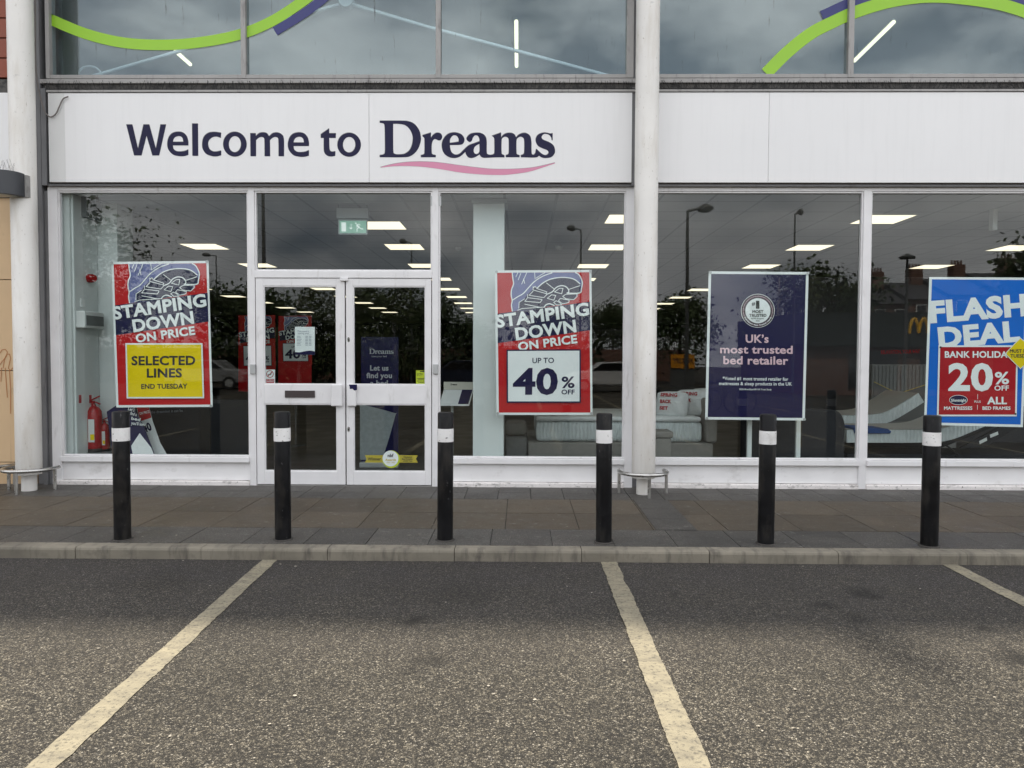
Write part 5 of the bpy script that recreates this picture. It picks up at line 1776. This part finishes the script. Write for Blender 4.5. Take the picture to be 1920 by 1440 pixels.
for (x_, y_) in ((X(1580, Yf), Yf + .15), (X(1580, Yf), Yf + .8), (X(1750, Yf), Yf + .15), (X(1750, Yf), Yf + .8)):
    MB().tube([(x_, y_, FZ), (x_, y_, FZ + .08)], .025, 10).build('leg', M_fabdk, ab2)
pad = MB().prism([xz(1600, 801, Yn - .03), xz(1665, 804, Yn - .03), xz(1672, 809, Yn - .03), xz(1670, 813, Yn - .03), xz(1604, 813.5, Yn - .03)], 'y', Yn - .03, Yn + .35)
one(pad, 'foot_pad', M_bluepad, 'flat blue foot pad lying on the nearer adjustable bed', 'pad', bevel=.01)
Yh = 3.4
hb = thing('headboard', 'tall grey ribbed headboard with gold chevron line behind the adjustable beds', 'headboard', (X(1700, Yh), Yh, FZ))
MB().box(X(1637, Yh), X(1800, Yh), Yh, Yh + .12, FZ, at(1690, 683, Yh).z).build('panel', M_fabmid, hb, bevel=.02)
rib = MB()
for k in range(15):
    u = 1642 + k * 7
    rib.box(X(u, Yh), X(u + 5.6, Yh), Yh - .012, Yh - .001, at(u, 735, Yh).z, at(u, 685, Yh).z)
rib.build('ribs', M_fabmid, hb, bevel=.004)
mh = lambda u, v: at(u, v, Yh - .014)
mb = MB(); stroke(mb, [(1639, 716), (1684, 738), (1740, 720), (1800, 700)], 1.0, mh, 0); mb.build('gold_line', M_gold, hb)
mb = MB(); flat(mb, [[(1639, 717), (1684, 739), (1740, 721), (1800, 701), (1800, 790), (1639, 790)]], lambda u, v: at(u, v, Yh - .013), 0, .0); mb.build('lower_panel', wmat('deep_grey_fabric', (.13, .135, .135, 1), .9), hb)

# ---- upper hall: trusses and strip lights
def strut(pts, r_, name, label, cat, Y, m=M_truss):
    return one(MB().tube([at(u, v, Y) for u, v in pts], r_, 10), name, m, label, cat, smooth='auto')


tr_ = thing('roof_truss', 'white tubular roof struts meeting at a round node behind the upper windows', 'truss', at(650, 5, 1.6))
for pts in ([(662, 9), (800, 50), (1000, 104), (1180, 153)], [(636, 9), (520, 40), (330, 98), (150, 150)], [(650, -3), (650, -120)]):
    MB().tube([at(u, v, 0.45) for u, v in pts], .021, 10).build('strut', M_truss, tr_, smooth='auto')
nodec = at(650, 2, .45)
MB().tube([(nodec.x, .40, nodec.z), (nodec.x, .50, nodec.z)], .085, 24).build('node_disc', M_truss, tr_, smooth='auto')
rg_ = at(168, 150, 0.45)
MB().tube([(rg_.x + .16 * math.cos(R(a)), .45, rg_.z + .16 * math.sin(R(a))) for a in range(0, 181, 12)], .012, 8).build('ring', M_truss, tr_, smooth='auto')
for (a_, b_, lab, Y_) in (((968, 40), (968.5, 124), 'upright looking warm strip light behind the upper window over the 40% poster', None), ((329, 96), (357, 121), 'short slanting strip light behind the upper window over the welcome lettering', None), ((1602, 114), (1676, 41), 'long slanting strip light behind the upper window beyond the column', None)):
    zc = 5.95
    A_, B_ = gnd(*a_, zc), gnd(*b_, zc)
    t = thing('strip_light', lab, 'strip light', A_, 'strip lights of the upper hall')
    MB().tube([A_, B_], .026, 10).build('tube', M_tube, t)
    MB().tube([A_ + Vector((0, 0, .034)), B_ + Vector((0, 0, .034))], .02, 6).build('batten', M_plastic_w, t)
MB().box(BX0 + .21, BX1 - .21, 0.1, 4.3, ROOF - .27, ROOF - .255).box(BX0 + .21, BX1 - .21, 5.3, 6.99, ROOF - .27, ROOF - .255).build('upper_ceiling', M_pale, shop)  # split to match the roof slot added to light this hall

# ================================================================== BEHIND THE CAMERA: WHAT THE GLASS REFLECTS
def tree_proto(name, h, cr_, seed, leafm, barkm, nleaf, lsize, label, low=.25):
    rr = random.Random(seed)
    t = thing(name, label, 'tree', (0, 0, 0))
    tk = MB()
    base = Vector((0, 0, 0))
    top = base + Vector((rr.uniform(-.3, .3), rr.uniform(-.3, .3), h * .8))
    tk.tube([base, base + (top - base) * .3 + Vector((.1, 0, 0)), base + (top - base) * .65, top], [h * .022, h * .017, h * .011, h * .004], 8)
    tips = []
    for k in range(22):
        f_ = rr.uniform(low, .95)
        a_ = rr.uniform(0, 6.28)
        s0 = base + (top - base) * f_
        l_ = cr_ * (1.05 - .5 * abs(f_ - .5)) * rr.uniform(.6, 1.05)
        e_ = s0 + Vector((math.cos(a_) * l_, math.sin(a_) * l_, l_ * rr.uniform(.05, .6)))
        md_ = (s0 + e_) / 2 + Vector((0, 0, .12 * l_))
        tk.tube([s0, md_, e_], [h * .006, h * .004, h * .0015], 5)
        for q_ in (.45, .7, .88, 1.0):
            tips.append((s0.lerp(e_, q_), l_ * .28))
    tk.build('trunk', barkm, t, smooth=True)
    lf = MB()
    for k in range(nleaf):
        c0, sp_ = rr.choice(tips)
        c = c0 + Vector((rr.gauss(0, sp_), rr.gauss(0, sp_), rr.gauss(0, sp_ * .8)))
        ax = Vector((rr.gauss(0, 1), rr.gauss(0, 1), rr.gauss(0, .7))).normalized()
        bx = ax.cross(Vector((rr.gauss(0, 1), rr.gauss(0, 1), rr.gauss(0, 1)))).normalized()
        s_ = lsize * rr.uniform(.6, 1.4)
        lf.add([c + ax * s_, c + bx * s_ * .6, c - ax * s_, c - bx * s_ * .6], [(0, 1, 2, 3)])
    lf.build('crown', leafm, t, fix=False)
    return t


tA = tree_proto('broadleaf_tree', 9.0, 3.0, 3, M_leaf, M_bark, 4200, .17, 'broad dark green tree reflected between the doors and the first window')
tB = tree_proto('birch_tree', 10.0, 2.6, 5, M_leaf2, M_birch, 4200, .13, 'birch with pale trunk reflected in the letterbox door', .2)
tN = tree_proto('maple_tree', 9.0, 3.0, 9, M_leaf, M_bark, 9000, .075, 'near leafy tree reflected over the fire extinguishers', .2)
GT = 'trees across the car park reflected in the glass'


def tscale(src, vt, Yv):
    return (1.55 + (673 - vt) * (Yv - CAM.y) / F) / (9.6 if src is tB else 8.6)


for (src, u, Yv, vt, lab) in ((tA, 430, 36, 522, None), (tB, 560, 24, 522, None), (tB, 640, 25, 515, 'birch reflected at the meeting of the two doors'), (tB, 740, 24, 518, 'birch reflected above the navy roller banner'), (tA, 800, 32, 545, 'dark tree reflected beside the white pillar'),
                              (tA, 500, 34, 530, 'dark tree reflected behind the letterbox door birch'), (tA, 690, 34, 530, 'dark tree reflected behind the pair of door birches'), (tN, 55, 14, 235, None), (tA, 175, 36, 505, 'tree reflected beside the selected lines poster'),
                              (tA, 880, 40, 590, 'small tree reflected on the white pillar'), (tA, 1275, 38, 540, 'tree reflected beside the navy poster edge'), (tB, 1455, 32, 482, 'drooping birch reflected across the navy poster'), (tA, 1560, 36, 497, 'dark tree reflected past the navy poster'),
                              (tA, 1040, 60, 575, 'distant tree reflected above the 40% poster'), (tA, 1150, 62, 560, 'distant tree reflected beside the central column'), (tA, 1960, 34, 440, 'tree reflected at the edge of the flash deal window')):
    p = mir(u, 640, Yv)
    k_ = tscale(src, vt, Yv)
    if lab is None:
        src.location = (p.x, p.y, 0)
        src.scale = (k_,) * 3
        src['group'] = GT
    else:
        copy_tree(src, (p.x, p.y, 0), lab, GT, k_, rnd.uniform(0, 6))


def street_lamp(u, vt, h, r_, arm, lab):
    Z = (h - 1.55) / ((673 - vt) / F)
    p = mir(u, vt, Z + CAM.y)
    p = Vector((p.x, p.y, 0))
    t = thing('street_lamp', lab, 'street lamp', p, 'street lamps reflected in the shop glass')
    MB().tube([p, p + Vector((0, 0, h * .4)), p + Vector((0, 0, h))], [r_, r_ * .8, r_ * .55], 12).build('pole', M_post, t, smooth='auto')
    if arm:
        q_ = p + Vector((0, 0, h - .02))
        MB().tube([q_, q_ + Vector((arm * .25, 0, .06)), q_ + Vector((arm * .45, 0, .08))], r_ * .5, 8).build('arm', M_post, t)
        s_ = 1 if arm > 0 else -1
        MB().tube([q_ + Vector((arm * .4, 0, .05)), q_ + Vector((arm * .6, 0, .08)), q_ + Vector((arm * .85, 0, .1)), q_ + Vector((arm * 1.0, 0, .1))], [.06, .13, .12, .05], 10).build('lamp_head', M_post, t, smooth='auto')
    else:
        MB().lathe(p, [(.05, h), (.25, h + .02), (.27, h + .08), (.1, h + .16), (.05, h + .2)], 16).build('lamp_head', M_post, t, smooth='auto')
    return t


street_lamp(1290, 396, 6.0, .075, .72, 'thick street lamp with curved head reflected beside the central column')
street_lamp(1491, 402, 7.0, .055, .3, 'slim lamp post reflected over the navy poster')
street_lamp(1089, 432, 7.0, .06, -.6, 'lamp post with short arm reflected above the 40% poster')
street_lamp(771, 456, 7.5, .06, -.6, 'lamp post with short arm reflected in the glass over the doors')
street_lamp(406, 482, 8.0, .06, -.9, 'lamp post with long arm reflected beside the selected lines poster')
street_lamp(1701, 486, 5.2, .075, 0, 'dark post with flat cap reflected above the mattress display')
street_lamp(493, 300, 8.0, .085, .5, 'tall dark pole reflected beside the door post')

# takeaway building opposite
Yr = 24.0
pa_, pb_ = mir(1505, 650, Yr), mir(2250, 650, Yr)
zt_, zb_ = mir(1700, 586, Yr).z, mir(1700, 650, Yr).z
tk = thing('restaurant', 'low brick restaurant with dark green fascia and yellow arches reflected beside the flash deal poster', 'restaurant', (pa_.x, pa_.y, 0))
MB().box(pa_.x, pb_.x, -Yr - 9, -Yr - .02, 0, zb_).build('wall', M_brick, tk)
MB().box(pa_.x - .2, pb_.x, -Yr - 9, -Yr + .3, zb_ + .003, zt_).build('fascia', M_dgreen, tk)
for k in range(4):
    x_ = pa_.x + 2 + k * 3.2
    f_ = MB().box(x_, x_ + 2.2, -Yr - .018, -Yr + .02, .3, zb_ - .2).build('window', M_cargl, tk)
mM = lambda u, v: mir(u, v, Yr - .31)
ar = MB()
am = smooth_open([(1705, 625), (1706.5, 610), (1711, 599), (1715, 598), (1719, 606), (1722.5, 624)], 5)
am2 = smooth_open([(1722.5, 624), (1726, 606), (1730, 598), (1734, 599), (1738.5, 610), (1740, 625)], 5)
for q_ in (am, am2):
    P_ = [mM(*x_) for x_ in q_]
    ar.tube(P_, .075, 6)
ar.build('arches', M_archy, tk)
bn = thing('banner', 'amber banner on railings reflected beside the central column', 'banner', mir(1285, 690, 22))
mK = lambda u, v: mir(u, v, 22)
mb = MB(); flat(mb, [[(1258, 664), (1302, 664), (1302, 690), (1258, 690)]], mK, 0, .01, sgn=1); mb.build('sheet', M_banner, bn)
mb = MB(); text(mb, 'McCRISPY', (1298, 681), (1262, 681), 10, mK, 2, .04, mirror=True, sgn=1); mb.build('lettering', M_letterbox, bn)
q_ = mir(1280, 690, 22)
MB().box(mir(1257, 690, 22).x, mir(1303, 690, 22).x, -22.12, -22.04, 0, q_.z + .1).build('stand', M_post, bn)

# terrace of houses
for i, (u0_, u1_, vt) in enumerate(((1628, 1700, 556), (1702, 1775, 548), (1778, 1860, 540), (1865, 1960, 528))):
    Yh_ = 52.0
    a_, b_ = mir(u0_, 600, Yh_), mir(u1_, 600, Yh_)
    ze = mir(u0_, vt + 14, Yh_).z
    zr = mir(u0_, vt, Yh_).z
    hs = thing('terraced_house', ['brick house reflected first past the window mullion', 'brick house reflected behind the dark capped post', 'brick house reflected in the upper part of the flash deal poster', 'brick house reflected at the picture edge'][i], 'house', (a_.x, a_.y, 0), 'terrace reflected in the flash deal window')
    MB().box(a_.x, b_.x, -Yh_ - 8, -Yh_, 0, ze).build('wall', M_brick, hs)
    rf = MB().prism([(-Yh_ + .3, ze), (-Yh_ - 4, zr + 1.2), (-Yh_ - 8.3, ze)], 'x', a_.x - .1, b_.x + .1).build('roof', M_slate_roof, hs)
    cm = MB().box(b_.x - 1.2, b_.x - .2, -Yh_ - 4.4, -Yh_ - 3.4, ze, zr + 2.4)
    for k in range(4): cm.tube([(b_.x - 1.1 + k * .27, -Yh_ - 3.9, zr + 2.4), (b_.x - 1.1 + k * .27, -Yh_ - 3.9, zr + 2.8)], .09, 8)
    cm.build('chimney', M_brick, rf)
    for k in range(2):
        x_ = a_.x + .6 + k * 1.6
        wv = MB().box(x_, x_ + .9, -Yh_ - .01, -Yh_ + .05, ze - 1.9, ze - .4).build('window', M_plastic_w, hs)
        MB().box(x_ + .08, x_ + .82, -Yh_ + .051, -Yh_ + .06, ze - 1.82, ze - .48).build('pane', M_cargl, wv)

# boundary wall with railings and hedge
wl_ = thing('boundary_wall', 'long dark brick boundary wall with railings reflected across the shop glass', 'wall', (0, -44, 0))
MB().box(-60, 12, -44.3, -44, 0, 2.3).build('brickwork', M_brick, wl_)
rl = MB()
x_ = -20.0
while x_ < 12:
    rl.tube([(x_, -44.15, 2.3), (x_, -44.15, 3.7)], .02, 4, cap=False)
    x_ += .16
rl.box(-20, 12, -44.17, -44.13, 3.62, 3.66).box(-20, 12, -44.17, -44.13, 2.4, 2.44)
rl.build('railings', M_post, wl_)
hg = MB()
rr = random.Random(11)
for k in range(5200):
    c = Vector((rr.uniform(-45, 5), -36 + rr.gauss(0, .5), abs(rr.gauss(0, 1.4))))
    a_ = Vector((rr.gauss(0, 1), rr.gauss(0, 1), rr.gauss(0, 1))).normalized()
    b_ = a_.orthogonal().normalized()
    s_ = .22
    hg.add([c + a_ * s_, c + b_ * s_ * .7, c - a_ * s_, c - b_ * s_ * .7], [(0, 1, 2, 3)])
tag(hg.build('undergrowth', M_hedge, fix=False), kind='stuff')

# parked white car
pcx = mir(1142, 700, 26)
car = thing('parked_car', 'white hatchback parked across the car park reflected beside the 40% poster', 'car', (pcx.x, -26, 0))
cx0, cyy = pcx.x - 2.0, -26.0
side = [(0, .35), (0, .75), (.15, .95), (1.0, 1.02), (1.55, 1.45), (3.1, 1.48), (3.85, 1.05), (4.0, .9), (4.0, .35)]
body = MB().prism([(cx0 + a, b) for a, b in side], 'y', cyy - .85, cyy + .85).build('body', M_carw, car, bevel=.06)
MB().prism([(cx0 + a, b) for a, b in [(1.12, 1.04), (1.6, 1.40), (3.05, 1.42), (3.62, 1.06)]], 'y', cyy + .852, cyy + .865).build('side_window', M_cargl, car)
for a_ in (.75, 3.2):
    for s_ in (-1, 1):
        wv = MB().tube([(cx0 + a_, cyy + s_ * .70, .32), (cx0 + a_, cyy + s_ * .88, .32)], .32, 20).build('wheel', M_rubber, car)
        MB().tube([(cx0 + a_, cyy + s_ * .80, .32), (cx0 + a_, cyy + s_ * .89, .32)], .2, 16).build('rim', M_lightgrey, wv)
for s_ in (-1, 1):
    MB().box(cx0 - .03, cx0 + .1, cyy + s_ * .55 - .16, cyy + s_ * .55 + .16, .7, .84).build('headlight', M_lightgrey, car, bevel=.03)


def parked_car(px, yv, paint, label, face=1):
    p = mir(px, 700, yv)
    src = car
    n = copy_tree(src, (p.x, -yv, 0), label, 'cars parked across the car park', (face, 1, 1))
    for c_ in [q for q in bpy.data.objects if q.parent is n]:
        if c_.name.startswith('body'):
            c_.data = c_.data.copy()
            c_.data.materials.clear()
            c_.data.materials.append(paint)
    return n


car['group'] = 'cars parked across the car park'
parked_car(868, 27, wmat('car_navy', (0.02, 0.025, 0.05, 1), 0.25), 'dark blue hatchback parked across the car park reflected on the white pillar')
parked_car(395, 28, wmat('car_silver', (0.35, 0.36, 0.37, 1), 0.25, 0.3), 'silver hatchback parked across the car park reflected beside the selected lines poster', -1)

M_yelpost = wmat('post_yellow', (0.45, 0.30, 0.03, 1), 0.5, vary=0.1)
yp = None
for (u_, v_, lab) in ((1497, 838, 'short yellow post in the car park reflected under the navy poster'), (1608, 836, 'short yellow post in the car park reflected beside the adjustable beds')):
    p = gnd(u_, v_)
    p = Vector((p.x, -p.y if p.y > 0 else p.y, 0))
    if yp is None:
        yp = thing('yellow_post', lab, 'post', p, 'yellow posts in the car park')
        MB().lathe(p, [(.05, 0), (.05, .46), (.045, .5), (.02, .51)], 16).build('post', M_yelpost, yp, smooth='auto')
        MB().lathe(p, [(.051, .2), (.0512, .21), (.0512, .25), (.051, .26)], 16).build('white_band', M_band, yp, smooth='auto')
    else:
        copy_tree(yp, p, lab)


def bicycle(c, lab):
    t = thing('bicycle', lab, 'bicycle', c, 'bicycles on the rack reflected in the navy poster')
    x_, y_ = c.x, c.y
    V = lambda a, b, d=0: Vector((x_ + a, y_ + d, b))
    for wx in (-.52, .52):
        wv = MB().tube([V(wx + .33 * math.cos(R(a)), .34 + .33 * math.sin(R(a))) for a in range(0, 361, 15)], .022, 6, cap=False).build('wheel', M_rubber, t)
        sp_ = MB()
        for a in range(0, 180, 20): sp_.tube([V(wx + .32 * math.cos(R(a)), .34 + .32 * math.sin(R(a))), V(wx - .32 * math.cos(R(a)), .34 - .32 * math.sin(R(a)))], .002, 3, cap=False)
        sp_.build('spokes', M_inox, wv)
    fr_ = MB()
    for a, b in ((V(-.52, .34), V(-.1, .32)), (V(-.52, .34), V(-.2, .78)), (V(-.1, .32), V(-.22, .88)), (V(-.1, .32), V(.34, .78)), (V(-.2, .78), V(.33, .84)), (V(.52, .34), V(.30, .95))): fr_.tube([a, b], .017, 6)
    fr_.build('frame', M_post, t)
    MB().tube([V(.30, .95, -.28), V(.33, 1.0, -.1), V(.33, 1.0, .1), V(.30, .95, .28)], .013, 6).build('handlebar', M_post, t)
    MB().tube([V(-.36, .92), V(-.22, .93), V(-.1, .91)], [.06, .07, .025], 8).build('saddle', M_rubber, t)


for (u_, lab) in ((1345, 'dark bicycle at the rack reflected low in the navy poster'), (1375, 'second dark bicycle at the rack reflected towards the middle of the navy poster')):
    p = mir(u_, 740, 13.0)
    bicycle(Vector((p.x, -13.0 - (.5 if u_ > 1350 else 0), 0)), lab)
